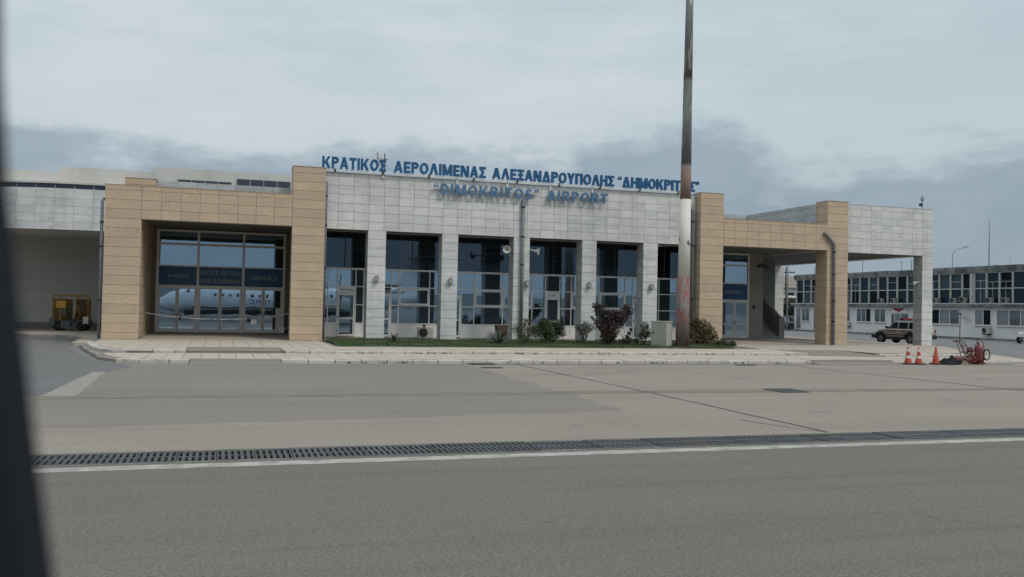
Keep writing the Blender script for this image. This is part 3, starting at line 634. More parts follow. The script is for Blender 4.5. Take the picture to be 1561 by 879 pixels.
# ================================================================== TERMINAL BUILDING
T = thing('terminal_building', 'long airport terminal clad in white marble and beige stone, with arrivals porches at both ends', 'terminal building', (10, 50, 0.2))
YP, YW, YG, YD = 46.40, 46.95, 50.10, 54.0
SANDN, MARBN = 'sandstone_panel', 'marble_panel'
PT = 0.03
def pier(name, x0, x1, y0, y1, z0, z1): return MB().box(x0 + PT, x1 - PT, y0 + PT, y1, z0, z1 - .02).build(name, joint, T)
# left corner pier with the side wall of the porch
p1 = pier('stone_pier', -5.30, -3.68, YP, 54.3, .1, 7.54)
clad(p1, SANDN, sand, [-5.30, -3.68], rows(.24, 7.54)[:-4] + [ZK(12)], YP + PT)
xc = [-5.30, -3.68]
for a, b in ((ZK(12), ZK(13)), (ZK(13), ZK(14)), (ZK(14), ZK(15)), (ZK(15), 7.54)): panel(p1, SANDN, sand, -5.30, -3.68, a, b, YP + PT)
clad(p1, SANDN, sand, [46.43, 48.2, 50.1, 52.0, 54.0], rows(.3, 6.2), -3.68 - PT, 'right')
MB().box(-5.32, -3.66, YP - .01, 54.3, 7.525, 7.56).build('coping', M('stone_coping', (0.33, 0.26, 0.19), .8, .1), T)
# beam over the left porch
bm1 = MB().box(-3.68, 3.30, YP + PT, 47.0, ZK(12) + .004, 7.52).build('porch_beam', joint, T)
bx = [-3.68 + 6.98 * i / 8 for i in range(9)]
clad(bm1, SANDN, sand, bx, [ZK(12), ZK(13), ZK(14), ZK(15), 7.54], YP + PT)
MB().box(-3.66, 3.3, YP - .012, 47.02, 7.522, 7.562).build('coping', MATS['stone_coping'], T)
def tall_pier(x0, x1, y1, left_rows):
    p = pier('stone_pier', x0, x1, YP, y1, .1, 8.97)
    clad(p, SANDN, sand, [x0, x1], rows(.24, 8.97), YP + PT)
    clad(p, SANDN, sand, [YP + .03, y1], rows(*left_rows), x0 + PT, 'left')
    MB().box(x0 - .015, x1 + .015, YP - .015, y1, 8.955, 8.995).build('coping', MATS['stone_coping'], T); return p
tall_pier(3.30, 4.92, 47.6, (7.54, 8.97))
tall_pier(26.23, 27.74, 47.35, (.3, 8.97))
p4 = tall_pier(34.87, 36.39, 47.5, (.24, 8.97))
bm2 = MB().box(27.74, 34.87, YP + PT, 47.0, ZK(12) + .004, 7.52).build('porch_beam', joint, T)
clad(bm2, SANDN, sand, [27.74 + 7.13 * i / 9 for i in range(10)], [ZK(12), ZK(13), ZK(14), ZK(15), 7.54], YP + PT)
MB().box(27.76, 34.85, YP - .012, 47.02, 7.522, 7.562).build('coping', MATS['stone_coping'], T)
rb = MB().box(-4.50, -3.10, 47.0, 47.9, 7.56, 7.94).build('roof_block', joint, T)
clad(rb, SANDN, sand, [-4.5, -3.1], [7.56, 7.66, 7.95], 47.0)
MB().box(-4.52, -3.08, 46.96, 47.92, 7.95, 7.985).build('coping', MATS['stone_coping'], T)
# white upper wall
cols = [4.95] + [5.63 + .787 * i for i in range(26)] + [26.2]
wall = MB().box(4.95, 26.2, YW + PT, 47.51, ZK(12) + .004, 8.84).build('upper_wall', joint, T)
clad(wall, MARBN, marble, cols, rows(ZK(12), 8.85), YW + PT)
MB().box(4.93, 26.2, YW - .02, 47.55, 8.852, 8.88).build('coping', marble_dull, T)
# white piers between the bays
PX = [(7.18, 8.13), (11.12, 12.0), (15.12, 16.05), (19.14, 20.01), (22.90, 23.81)]
for a, b in PX:
    p = MB().box(a + PT, b - PT, YW + PT, 47.77, .1, 6.165).build('marble_pier', joint, T)
    clad(p, MARBN, marble, [a, b], rows(.22, ZK(12)), YW + PT)
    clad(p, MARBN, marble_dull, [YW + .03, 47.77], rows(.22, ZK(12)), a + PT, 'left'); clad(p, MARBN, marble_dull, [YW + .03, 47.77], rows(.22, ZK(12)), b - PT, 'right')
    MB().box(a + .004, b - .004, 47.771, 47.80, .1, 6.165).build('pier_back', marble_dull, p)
# first pier has a broken base stone; sills below the glazing
sill = MB(); sill.box(4.6, 27.2, 47.25, 50.2, .05, .28); sill.box(4.6, 27.2, 50.0, 50.2, .281, .33)
sill.build('sill', floor_m, T)
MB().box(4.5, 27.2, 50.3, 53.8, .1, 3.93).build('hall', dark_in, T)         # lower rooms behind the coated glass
MB().box(4.5, 26.15, 54.0, 62.0, 3.94, 8.6).build('hall', M('hall_back', (.34, .34, .35), .8, .1), T)
MB().box(4.5, 26.15, 50.42, 53.99, 6.18, 8.6).build('hall', M('hall_ceiling', (.30, .31, .32), .8, .1), T)
MB().box(4.5, 4.9, 50.3, 53.98, 3.94, 6.17).build('hall', dark_in, T); MB().box(26.95, 27.2, 50.3, 53.98, 3.94, 6.17).build('hall', dark_in, T)
brownc = M('brown_column', (.32, .23, .19), .7, .1, 2); bluep = M('sky_tone_panel', (.55, .66, .75), .7, .06, 1.0); railm = M('inner_rail', (.5, .5, .5), .6)
for x, w in ((6.0, .25), (6.95, .18), (9.9, .5), (17.05, .62), (13.9, .22), (21.4, .3), (25.0, .3)):
    MB().box(x, x + w, 52.2, 52.6, 3.94, 6.17).build('column', brownc, T)
for z, w in ((4.72, .10), (5.3, .08), (5.72, .06)):
    MB().box(4.95, 26.9, 53.0, 53.1, z, z + w).build('inner_rail', railm, T)
x = 4.95
while x < 26:
    w = random.uniform(.7, 1.7)
    if random.random() < .72: MB().box(x, x + w - .08, 53.2, 53.25, 3.95, random.uniform(4.6, 4.95)).build('bluish_panel', bluep, T)  # bluish panels imitate the sky brightness low in the upper glass
    x += w
for x, w in ((11.3, .8), (13.0, 1.0), (14.6, .7), (18.4, .5), (19.4, .7), (21.0, .35), (21.9, .95)):
    MB().box(x, x + w, 52.9, 52.96, 5.02, 5.10).build('ceiling_lamp', white_p, T)
MB().box(4.94, 27.2, 47.52, 50.4, 6.17, 6.45).build('soffit', M('walkway_soffit', (.7, .7, .69), .8, .05), T)

# ---- glazing
def pane(par, mat, x0, x1, z0, z1, y, wob=True):
    k = ('pane', round(x1 - x0, 3), round(z1 - z0, 3), mat.name)
    if k not in PANEL:
        q = MB(); w, h = (x1 - x0) / 2, (z1 - z0) / 2; q.box(-w, w, -.006, .006, -h, h); PANEL[k] = q.mesh('pane', mat)
    r = (random.gauss(0, .0009), 0, random.gauss(0, .0011)) if wob else (0, 0, 0)
    return link('pane', PANEL[k], par, ((x0 + x1) / 2, y, (z0 + z1) / 2), r)
def hbar(q, x0, x1, z, w, y0, y1): q.box(x0, x1, y0, y1, z - w / 2, z + w / 2)
def vbar(q, x, z0, z1, w, y0, y1): q.box(x - w / 2, x + w / 2, y0, y1, z0, z1)
Z = [0.33, 1.09, 2.10, 3.10, 4.01, 6.12]
def bay(x0, x1, verts, door=None, hoppers=(), cells_skip=(), sign=None, half_door=None):
    """one window bay: grey upper light, white framed grid below, solid panels at the foot"""
    y0, y1 = YG - .05, YG + .03
    q = MB(); f = .055
    vbar(q, x0 + .04, Z[0], Z[4], .08, y0, y1); vbar(q, x1 - .04, Z[0], Z[4], .08, y0, y1)
    xs = [x0 + .08] + list(verts) + [x1 - .08]
    def clear(i): return door is not None and door == i
    hd = 2.735
    for i in range(len(xs) - 1):
        a = xs[i] + (0 if i == 0 else f / 2); b = xs[i + 1] - (0 if i == len(xs) - 2 else f / 2)
        if i: vbar(q, xs[i], Z[0], Z[4], f, y0 + .004, y1 - .004)
        hbar(q, a, b, Z[3], f, y0 + .008, y1 - .008)
        if clear(i): hbar(q, a, b, hd, .05, y0 + .008, y1 - .008); continue
        hbar(q, a, b, Z[2], f, y0 + .008, y1 - .008); hbar(q, a, b, Z[1], f, y0 + .008, y1 - .008); hbar(q, a, b, Z[0] + .03, .06, y0 + .008, y1 - .008)
    q.box(x0, x1, y0 - .06, y1, Z[4], Z[4] + .10)
    fr = q.build('window_frame', alu_w, T)
    for i in range(len(xs) - 1):
        a = xs[i] + (0 if i == 0 else f / 2); b = xs[i + 1] - (0 if i == len(xs) - 2 else f / 2)
        pane(fr, glass, a, b, Z[3] + f/2, Z[4], YG)
        if clear(i):
            d = MB(); w = .09; dz0, dz1 = Z[0] + .03, hd - .03
            a2, b2 = a + .012, b - .012; yf, yb = YG - .065, YG - .015
            d.box(a2, a2 + w, yf, yb, dz0, dz1); d.box(b2 - w, b2, yf, yb, dz0, dz1); d.box(a2 + w, b2 - w, yf + .003, yb, dz1 - w, dz1); d.box(a2 + w, b2 - w, yf + .003, yb, dz0, dz0 + .13); d.box(a2 + w, b2 - w, yf + .003, yb, 1.30, 1.38)
            dr = d.build('door', alu_w, T)
            pane(dr, glass, a2 + w, b2 - w, dz0 + .13, 1.30, YG - .04); pane(dr, glass, a2 + w, b2 - w, 1.38, dz1 - w, YG - .04)
            h = MB(); h.bar((a2 + .04, yf - .03, 1.45), (a2 + .17, yf - .05, 1.45), .022); h.box(a2 + .02, a2 + .06, yf - .03, yf, 1.36, 1.53); h.build('handle', lamp_m, dr)
            if sign is not None:
                s = MB().box(a + .005, b - .005, YG - .02, YG, hd + .03, Z[3] - f/2).build('door_sign', panel_w, T); sign(s, a, b, hd + .03, Z[3] - f/2)
            else: pane(fr, glass, a, b, hd + .025, Z[3] - f/2, YG)
            continue
        if i in hoppers:
            h = MB(); w = .09; z0, z1 = Z[2] + f/2 + .01, Z[3] - f/2 - .01; yf = YG - .085
            h.box(a + .01, a + w, yf, YG - .012, z0, z1); h.box(b - w, b - .01, yf, YG - .012, z0, z1); h.box(a + w, b - w, yf + .002, YG - .012, z1 - w, z1); h.box(a + w, b - w, yf + .002, YG - .012, z0, z0 + w)
            ho = h.build('hopper_window', alu_w, T); pane(ho, glass, a + w, b - w, z0 + w, z1 - w, YG - .04)
        else: pane(fr, glass, a, b, Z[2] + f/2, Z[3] - f/2, YG)
        pane(fr, glass, a, b, Z[1] + f/2, Z[2] - f/2, YG)
        MB().box(a, b, YG - .015, YG + .01, Z[0] + .06, Z[1] - f/2).build('sill_panel', panel_w, fr)
    # upper light: dark glass in thin dark bars
    u = MB(); xm = x0 + (x1 - x0) * random.choice((.42, .5, .46)); zt = Z[5] + .02
    u.box(x0, x0 + .05, YG - .03, YG + .03, Z[4] + .1, zt); u.box(x1 - .05, x1, YG - .03, YG + .03, Z[4] + .1, zt)
    u.box(x0 + .05, x1 - .05, YG - .028, YG + .03, zt - .06, zt)
    uf = u.build('upper_light_frame', alu_g, T)
    pane(uf, glass_up, x0 + .05, xm - .03, Z[4] + .1, zt - .06, YG); pane(uf, glass_up, xm + .03, x1 - .05, Z[4] + .1, zt - .06, YG)
    b = MB(); vbar(b, xm, Z[4] + .1, zt - .06, .06, YG - .02, YG + .02); b.build('mullion', steel_d, uf)
    return fr
TXT = {}
def glyph(ch, size, depth, off):
    k = (ch, size, depth, off)
    if k not in TXT:
        c = bpy.data.curves.new('t', 'FONT'); c.body = ch; c.size = size; c.extrude = depth / 2; c.offset = off; c.resolution_u = 3; c.fill_mode = 'BOTH'
        o = bpy.data.objects.new('t', c); COL.objects.link(o); dg = bpy.context.evaluated_depsgraph_get()
        me = bpy.data.meshes.new_from_object(o.evaluated_get(dg)); bpy.data.objects.remove(o); bpy.data.curves.remove(c)
        xs = [v.co.x for v in me.vertices]
        if not xs: TXT[k] = (None, 0)
        else:
            x0, x1 = min(xs), max(xs)
            for v in me.vertices: x, y, z = v.co; v.co = (x - x0, -z, y)
            TXT[k] = (me, x1 - x0)
    return TXT[k]
def write(parent, text, x0, x1, z, y, size, depth, off, mat, gap=.09, name='lettering'):
    """lettering fitted between x0 and x1 with its baseline at z, its back on the plane y"""
    G = [(c, glyph(c, size, depth, off)) if c != ' ' else (c, (None, size * .32)) for c in text]
    tot = sum(w for c, (me, w) in G) + gap * size * (len(G) - 1); sx = (x1 - x0) / tot; x = x0
    bmj = bmesh.new()
    for c, (me, w) in G:
        if me:
            tmp = me.copy(); tmp.transform(Matrix.Translation(Vector((x, y - depth / 2, z)) - base_of(parent)) @ Matrix.Diagonal((sx, 1, 1, 1))); bmj.from_mesh(tmp); bpy.data.meshes.remove(tmp)
        x += (w + gap * size) * sx
    me = bpy.data.meshes.new(name); bmj.to_mesh(me); bmj.free(); me.materials.append(mat)
    o = bpy.data.objects.new(name, me); COL.objects.link(o); o.parent = parent; BASE[o.name] = base_of(parent); return o
def strokes(ch, t):
    """bold grotesque capitals as strokes in a box of cap height 1: returns (strokes, width)"""
    h = t / 2
    def bx(x0, x1, y0, y1): return ('p', [(x0, y0), (x1, y0), (x1, y1), (x0, y1)])
    def dg(x0, y0, x1, y1, w=None):
        w = (w or t) * math.hypot(x1 - x0, y1 - y0) / abs(y1 - y0) / 2; return ('p', [(x0 - w, y0), (x0 + w, y0), (x1 + w, y1), (x1 - w, y1)])
    def ar(cx, cy, rx, ry, a0, a1): return ('a', cx, cy, rx - h, ry - h, a0, a1)
    stem = bx(0, t, 0, 1)
    bowl = [bx(t, .36, 1 - t, 1), bx(t, .36, .42, .42 + t), ar(.36, .71, .30, .29, -90, 90)]
    G = {'K': ([stem, dg(.22, .36, .64, 1), dg(.64, 0, .36, .60)], .78), 'P': ([stem] + bowl, .66), 'A': ([dg(.11, 0, .39, 1), dg(.69, 0, .41, 1), bx(.22, .58, .2, .2 + t * .85)], .80),
         'T': ([bx(0, .66, 1 - t, 1), bx(.33 - h, .33 + h, 0, 1 - t)], .66), 'I': ([stem], t), 'O': ([ar(.4, .5, .4, .5, 0, 360)], .80),
         'Σ': ([bx(0, .62, 1 - t, 1), bx(0, .62, 0, t), dg(.13, t * .6, .36, .5), dg(.36, .5, .13, 1 - t * .6)], .62), 'E': ([stem, bx(t, .60, 1 - t, 1), bx(t, .55, .5 - h, .5 + h), bx(t, .60, 0, t)], .60),
         'Λ': ([dg(.11, 0, .39, 1), dg(.69, 0, .41, 1)], .80), 'M': ([stem, bx(.70, .70 + t, 0, 1), dg(.45, .05, .13, 1), dg(.45, .05, .77, 1)], .70 + t), 'N': ([stem, bx(.56, .56 + t, 0, 1), dg(.60, 0, .16, 1)], .56 + t),
         'Ξ': ([bx(0, .64, 1 - t, 1), bx(.08, .56, .5 - h, .5 + h), bx(0, .64, 0, t)] + ([bx(.32 - h * .8, .32 + h * .8, t, 1 - t)] if t > .2 else []), .64), 'Δ': ([dg(.12, 0, .41, 1), dg(.72, 0, .43, 1), bx(.12, .72, 0, t * .95)], .84),
         'Υ': ([dg(.37, .36, .11, 1), dg(.37, .36, .63, 1), bx(.37 - h, .37 + h, 0, .46)], .74), 'Π': ([stem, bx(.52, .52 + t, 0, 1), bx(t, .52, 1 - t, 1)], .52 + t), 'H': ([stem, bx(.52, .52 + t, 0, 1), bx(t, .52, .5 - h, .5 + h)], .52 + t),
         'D': ([stem, bx(t, .30, 1 - t, 1), bx(t, .30, 0, t), ar(.30, .5, .40, .5, -90, 90)], .70), 'R': ([stem] + bowl + [dg(.60, 0, .36, .46)], .70),
         'Φ': ([ar(.45, .5, .45, .36, 0, 360), bx(.45 - h, .45 + h, 0, 1)], .90), 'Γ': ([stem, bx(t, .56, 1 - t, 1)], .56), 'L': ([stem, bx(t, .54, 0, t)], .54), 'V': ([dg(.39, 0, .10, 1), dg(.41, 0, .70, 1)], .80),
         'C': ([ar(.42, .5, .42, .5, 45, 315)], .76), 'G': ([ar(.42, .5, .42, .5, 45, 330), bx(.46, .80, .40, .40 + t), bx(.80 - t, .80, .16, .40)], .82),
         'S': ([ar(.33, .715, .31, .285, 25, 270), ar(.33, .285, .31, .285, 90, -155)], .66),
         '“': ([bx(.0, .14, .68, .84), dg(.05, .80, .13, 1, .07), bx(.22, .36, .68, .84), dg(.27, .80, .35, 1, .07)], .38), '”': ([bx(.02, .16, .84, 1), dg(.05, .68, .13, .88, .07), bx(.24, .38, .84, 1), dg(.27, .68, .35, .88, .07)], .38)}
    M_ = dict(zip('ΚΡΑΤΙΟΕΜΝΗ', 'KPATIOEMNH'))
    return G[M_.get(ch, ch)]
def letters(parent, text, x0, x1, z, y, cap, depth, t, mat, gap, joined=False):
    """one object per raised letter, fitted between x0 and x1, backs on the plane y"""
    W_ = [strokes(c, t)[1] if c != ' ' else .35 for c in text]; tot = sum(W_) + gap * (len(text) - 1); k = (x1 - x0) / tot; x = x0
    Q = MB() if joined else None
    for c, w in zip(text, W_):
        key = ('ltr', c, cap, mat.name, round(k, 3))
        if c != ' ' and (joined or key not in PANEL):
            q = Q if joined else MB(); ox, oy, oz = (x, y, z) if joined else (0, 0, 0)
            for i, s in enumerate(strokes(c, t)[0]):
                yf = -depth - .0015 * i
                if s[0] == 'p': P = [(px * k, pz * cap) for px, pz in s[1]]; q.raw([(ox + a, oy + yf, oz + b) for a, b in P] + [(ox + a, oy, oz + b) for a, b in P], [(0, 1, 2, 3), (7, 6, 5, 4)] + [(j, 4 + j, 4 + (j + 1) % 4, (j + 1) % 4) for j in range(4)])
                else:
                    _, cx, cy, rx, ry, a0, a1 = s; n = max(8, int(abs(a1 - a0) / 11)); rings = []
                    for j in range(n + 1):
                        a = R(a0 + (a1 - a0) * j / n)
                        rings.append([(ox + (cx + (rx + sg * t / 2) * math.cos(a)) * k, oy + yy, oz + (cy + (ry + sg * t / 2) * math.sin(a)) * cap) for sg, yy in ((1, yf), (1, 0), (-1, 0), (-1, yf))])
                    q.loft(rings, caps=abs(a1 - a0) < 359)
            if not joined: PANEL[key] = q.mesh('letter', mat)
        if c != ' ' and not joined: link('quotation_mark' if c in '“”' else 'letter', PANEL[key], parent, (x, y, z))
        x += (w + gap) * k
    if joined: return Q.build('lettering', mat, parent)
ink = M('black_ink', (0.012, 0.012, 0.012), .6)
def sign1(s, a, b, z0, z1): write(s, 'Goldair Handling', a + .12, b - .10, z0 + .10, YG - .021, .15, .006, 0.0, ink, .05)
def sign4(s, a, b, z0, z1):
    write(s, 'Skyserv', a + .14, b - .18, z0 + .06, YG - .021, .15, .006, 0.0, M('grey_ink', (.12, .12, .12), .6), .05)
    q = MB(); P = [(a + .3, z1 - .05), (a + .42, z1 - .09), (a + .48, z1 - .12), (a + .56, z1 - .07), (a + .74, z1 - .045)]
    for (xa, za), (xb, zb) in zip(P, P[1:]): q.bar((xa, YG - .024, za), (xb, YG - .024, zb), .006, .016, (0, 1, 0))
    q.build('emblem', MATS['grey_ink'], s)
bay(5.00, 8.10, (5.54, 6.04, 7.05, 7.485), door=2, sign=sign1)
bay(8.10, 12.25, (9.02, 9.43, 11.19), door=0, hoppers=(2,))
bay(12.25, 16.50, (13.05, 13.80, 15.51), door=0, hoppers=(2, 3))
bay(16.50, 20.70, (17.31, 18.12, 19.03, 19.75), door=2, sign=sign4, hoppers=(0, 4))
bay(20.70, 24.70, (21.55, 23.25, 23.75), door=3, hoppers=(1,))
bay(24.70, 27.22, (25.50, 26.73))

# ---- the two porch fronts: three columns of glass, blue band, doors
def porch_front(xs, base, y, bands, texts, skip=()):
    zt, z1, z2, z3, z4 = bands                     # top, under row 1, under row 2, under blue band, floor
    q = MB(); y0, y1 = y - .06, y + .04
    for x in xs: vbar(q, x, z4, zt, .13, y0, y1)
    for a, b in zip(xs, xs[1:]):
        a, b = a + .065, b - .065
        for z, w in ((zt - .06, .12), (z1, .13), (z2, .07), (z3, .12), (z4 + .05, .10)): hbar(q, a, b, z, w, y0 + .006, y1)
    fr = q.build('entrance_frame', alu_p, T)
    for i, (a, b) in enumerate(zip(xs, xs[1:])):
        a, b = a + .065, b - .065
        pane(fr, glass, a, b, z1 + .065, zt - .12, y); pane(fr, glass, a, b, z2 + .035, z1 - .065, y)
        za, zb = z3 + .06, z2 - .035
        s = MB().box(a, b, y - .02, y + .02, za, zb).build('sign_panel', blue_sign, T)
        for tx, fa, fb, fz, sz in texts[i]: letters(s, tx, a + (b - a) * fa, a + (b - a) * fb, za + (zb - za) * fz, y - .0205, sz * .75, .006, .13, grey_let, .16, joined=True)
        mid = (a + b) / 2
        for u, v in ((a + .01, mid - .01), (mid + .01, b - .01)):
            d = MB(); w = .085; yf, yb = y - .045, y - .005; zd0, zd1 = z4 + .10, z3 - .06
            d.box(u, u + w, yf, yb, zd0, zd1); d.box(v - w, v, yf, yb, zd0, zd1); d.box(u + w, v - w, yf + .002, yb, zd1 - w, zd1); d.box(u + w, v - w, yf + .002, yb, zd0, zd0 + w)
            if i != 1: d.box(u + w, v - w, yf + .002, yb, 1.26, 1.33)
            dr = d.build('door', alu_p, T)
            if i == 1: pane(dr, glass, u + w, v - w, zd0 + w, zd1 - w, y - .025, False)
            else: pane(dr, glass, u + w, v - w, zd0 + w, 1.26, y - .025, False); pane(dr, glass, u + w, v - w, 1.33, zd1 - w, y - .025, False)
            hx = v - .04 if u < mid - .3 else u + .04
            if i != 1: MB().bar((hx, yf - .03, 1.25), (hx, yf - .03, 1.55), .025).build('handle', lamp_m, dr)
    return fr
porch_front([-3.38, -1.25, 1.195, 3.45], 0, YD, (6.10, 5.30, 4.075, 2.94, .38),
    [[('ΑΦΙΞΕΙΣ', .24, .80, .40, .27)], [('ΕΚΤΟΣ ΣΕΓΚΕΝ', .04, .96, .60, .30), ('NON SCHENGEN', .04, .96, .15, .30)], [('ARRIVALS', .18, .84, .38, .29)]])
porch_front([27.7, 29.9, 32.15, 34.24], 0, YD, (6.12, 5.28, 4.05, 2.90, .37),
    [[('ΑΦΙΞΕΙΣ', .24, .80, .40, .27)], [('ΕΝΤΟΣ ΣΕΓΚΕΝ', .04, .96, .60, .30), ('SCHENGEN', .14, .86, .15, .30)], [('ARRIVALS', .12, .78, .38, .29)]])
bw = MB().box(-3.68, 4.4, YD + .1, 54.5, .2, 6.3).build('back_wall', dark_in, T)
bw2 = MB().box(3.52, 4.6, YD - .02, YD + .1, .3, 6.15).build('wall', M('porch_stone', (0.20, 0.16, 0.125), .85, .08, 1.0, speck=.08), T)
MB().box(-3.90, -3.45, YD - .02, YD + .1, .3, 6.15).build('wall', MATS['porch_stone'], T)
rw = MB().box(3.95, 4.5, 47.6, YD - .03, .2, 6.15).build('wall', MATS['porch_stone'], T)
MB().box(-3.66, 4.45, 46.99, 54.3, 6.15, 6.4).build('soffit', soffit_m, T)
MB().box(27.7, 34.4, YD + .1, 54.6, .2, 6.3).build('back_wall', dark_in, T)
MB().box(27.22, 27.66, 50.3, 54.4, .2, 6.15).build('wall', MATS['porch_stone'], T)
# wall beside the right entrance, stairs behind it
w3 = MB().box(34.34, 35.42, YD, 60, .3, 6.15).build('wall', joint, T)
clad(w3, 'stone_panel', greystone, [34.31, 35.42], rows(.37, 6.15), YD)
st = MB(); n = 13
for i in range(n): st.box(35.44, 38.3, 56.3 + .27 * i, 56.3 + .27 * (i + 1) + (.02 if i < n - 1 else 1.5), .28, .28 + .171 * (i + 1))
st.build('staircase', greystone, T)
q = MB(); pr = [(56.3, .25), (60.2, .25), (60.2, 4.05), (58.4, 3.0), (56.75, 1.9), (56.3, 1.75)]
q.raw([(38.32, y, z) for y, z in pr] + [(38.75, y, z) for y, z in pr], [tuple(range(6)), tuple(range(11, 5, -1))] + [(i, (i + 1) % 6, 6 + (i + 1) % 6, 6 + i) for i in range(6)])
q.build('stair_parapet', greystone, T)
q = MB(); q.bar((38.35, 56.4, 1.80), (38.35, 58.5, 3.09), .05, .05); q.bar((38.35, 58.5, 3.09), (38.35, 60.2, 4.12), .05, .05); q.build('handrail', steel_d, T)
MB().box(35.3, 41.4, 61.5, 62.0, .2, 6.2).build('back_wall', M('blue_grey_plaster', (0.17, 0.19, 0.20), .8, .1, .8), T)  # dark bluish grey wall behind the stairs
# right-hand canopy
YR = 47.2
fs = MB().box(36.40, 43.52, YR + PT, 47.75, 5.97, 8.93).build('canopy_wall', joint, T)
cc = [36.40, 36.9] + [37.55 + .82 * i for i in range(7)] + [42.69, 43.52]
cc = sorted(set([36.40] + [43.52 - .83 - .79 * i for i in range(8)] + [43.52]))
clad(fs, MARBN, marble, cc, rows(ZK(12), 8.95), YR + PT)
MB().box(36.39, 43.54, YR - .015, 47.8, 8.945, 8.98).build('coping', marble_dull, T)
cl = MB().box(42.69 + PT, 43.52 - PT, YR + PT, 48.0, .1, 5.96).build('marble_pier', joint, T)
clad(cl, MARBN, marble, [42.69, 43.52], rows(.21, ZK(12)), YR + PT); clad(cl, MARBN, marble_dull, [YR + .03, 48.0], rows(.21, ZK(12)), 42.69 + PT, 'left')
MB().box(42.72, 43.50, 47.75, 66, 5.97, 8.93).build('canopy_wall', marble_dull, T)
bc = MB().box(43.0, 43.75, 63.8, 64.7, .1, 5.97).build('marble_pier', joint, T); clad(bc, MARBN, marble, [42.97, 43.78], rows(.3, ZK(12)), 63.8); clad(bc, MARBN, marble_dull, [63.8, 64.7], rows(.3, ZK(12)), 43.0, 'left')
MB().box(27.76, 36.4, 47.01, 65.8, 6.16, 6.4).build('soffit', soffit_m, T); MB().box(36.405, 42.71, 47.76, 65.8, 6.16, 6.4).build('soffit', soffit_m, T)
MB().box(36.34, 36.46, 47.6, 57.5, 6.10, 6.158).build('ceiling_batten', alu_w, T)
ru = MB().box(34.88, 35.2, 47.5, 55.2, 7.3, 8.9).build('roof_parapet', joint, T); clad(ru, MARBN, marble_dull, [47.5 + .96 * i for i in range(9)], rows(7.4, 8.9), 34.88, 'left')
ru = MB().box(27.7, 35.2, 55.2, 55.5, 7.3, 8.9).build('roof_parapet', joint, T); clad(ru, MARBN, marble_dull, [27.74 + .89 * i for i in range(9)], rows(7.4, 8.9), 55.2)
MB().box(27.74, 34.86, 47.02, 55.2, 7.2, 7.35).build('roof', off_conc, T)
MB().box(35.2, 42.7, 47.76, 65.8, 8.2, 8.4).build('roof', off_conc, T)
MB().box(26.2, 27.7, 47.4, 55.3, 6.46, 8.6).build('hall', marble_dull, T)

# ---- above and left of the left porch
mp = MB().box(-3.08, 3.30, 48.0, 48.3, 7.3, 8.03).build('roof_parapet', joint, T); clad(mp, MARBN, marble_dull, [-3.08 + .91 * i for i in range(8)], [7.4, 8.04], 48.0)
MB().box(-3.66, 3.9, 47.05, 57.9, 7.0, 7.3).build('roof', off_conc, T)
MB().box(-26, -9.07, 58.0, 58.5, 8.0, 9.46).build('upper_storey', concrete_w, T)
MB().box(-9.07, -4.0, 57.98, 58.5, 8.0, 9.78).build('upper_storey', concrete_w, T)
MB().box(-4.0, 6.5, 57.96, 58.6, 7.3, 10.10).build('upper_storey', concrete_w, T)
def strip(x0, x1, za0, za1, zb0, zb1, n):
    q = MB(); y = 57.94
    q.raw([(x0, y, za0), (x1, y, zb0), (x1, y, zb1), (x0, y, za1)], [(0, 1, 2, 3)]); f = q.build('clerestory', clerestory, T)
    for i in range(n + 1):
        t = i / n; x = x0 + (x1 - x0) * t; MB().box(x - .022, x + .022, y - .03, y - .003, za0 + (zb0 - za0) * t, za1 + (zb1 - za1) * t).build('mullion', galv, f)
strip(-2.62, .45, 9.12, 9.42, 9.12, 9.42, 4)
strip(.75, 3.95, 9.12, 9.66, 9.12, 9.66, 4)
# curved wing
path = [(-5.0, 56.0), (-6.0, 56.0), (-7.0, 56.0), (-8.0, 56.02), (-9.0, 56.1), (-10.0, 56.28), (-11.0, 56.55), (-12.0, 56.95), (-13.0, 57.5), (-14.0, 58.2), (-15, 59.0), (-16, 59.9), (-17, 60.9), (-18, 62)]
q = MB()
for (xa, ya_), (xb, yb_) in zip(path, path[1:]):
    q.raw([(xa, ya_ + .03, 5.97), (xb, yb_ + .03, 5.97), (xb, yb_ + .03, 8.28), (xa, ya_ + .03, 8.28), (xa, ya_ + .5, 5.97), (xb, yb_ + .5, 5.97), (xb, yb_ + .5, 8.28), (xa, ya_ + .5, 8.28)], [(0, 1, 2, 3), (0, 4, 5, 1), (3, 2, 6, 7)])
cw = q.build('curved_wall', joint, T)
zr = [ZK(12) + .02, ZK(13), ZK(14), ZK(15), ZK(16), 8.30]
for (xa, ya_), (xb, yb_) in zip(path, path[1:]):
    dx, dy = xa - xb, ya_ - yb_; l = math.hypot(dx, dy); an = math.atan2(dy, dx)
    for k in range(5):
        key = ('cv', round(l, 2), k)
        if key not in PANEL: PANEL[key] = MB().box(-l/2 + .005, l/2 - .005, -.03, 0, -(zr[k+1] - zr[k]) / 2 + .005, (zr[k+1] - zr[k]) / 2 - .005).mesh(MARBN, marble)
        link(MARBN, PANEL[key], cw, ((xa + xb) / 2, (ya_ + yb_) / 2 + .03, (zr[k] + zr[k+1]) / 2), (0, 0, an))
q = MB(); b = MB()
for i, ((xa, ya_), (xb, yb_)) in enumerate(zip(path, path[1:])):
    q.raw([(xa, ya_ + .12, 8.28), (xb, yb_ + .12, 8.28), (xb, yb_ + .12, 8.58), (xa, ya_ + .12, 8.58)], [(0, 1, 2, 3)])
cs = q.build('clerestory', clerestory, T)
for xa, ya_ in path[:-1]: MB().box(xa - .022, xa + .022, ya_ + .09, ya_ + .118, 8.28, 8.56).build('mullion', galv, cs)
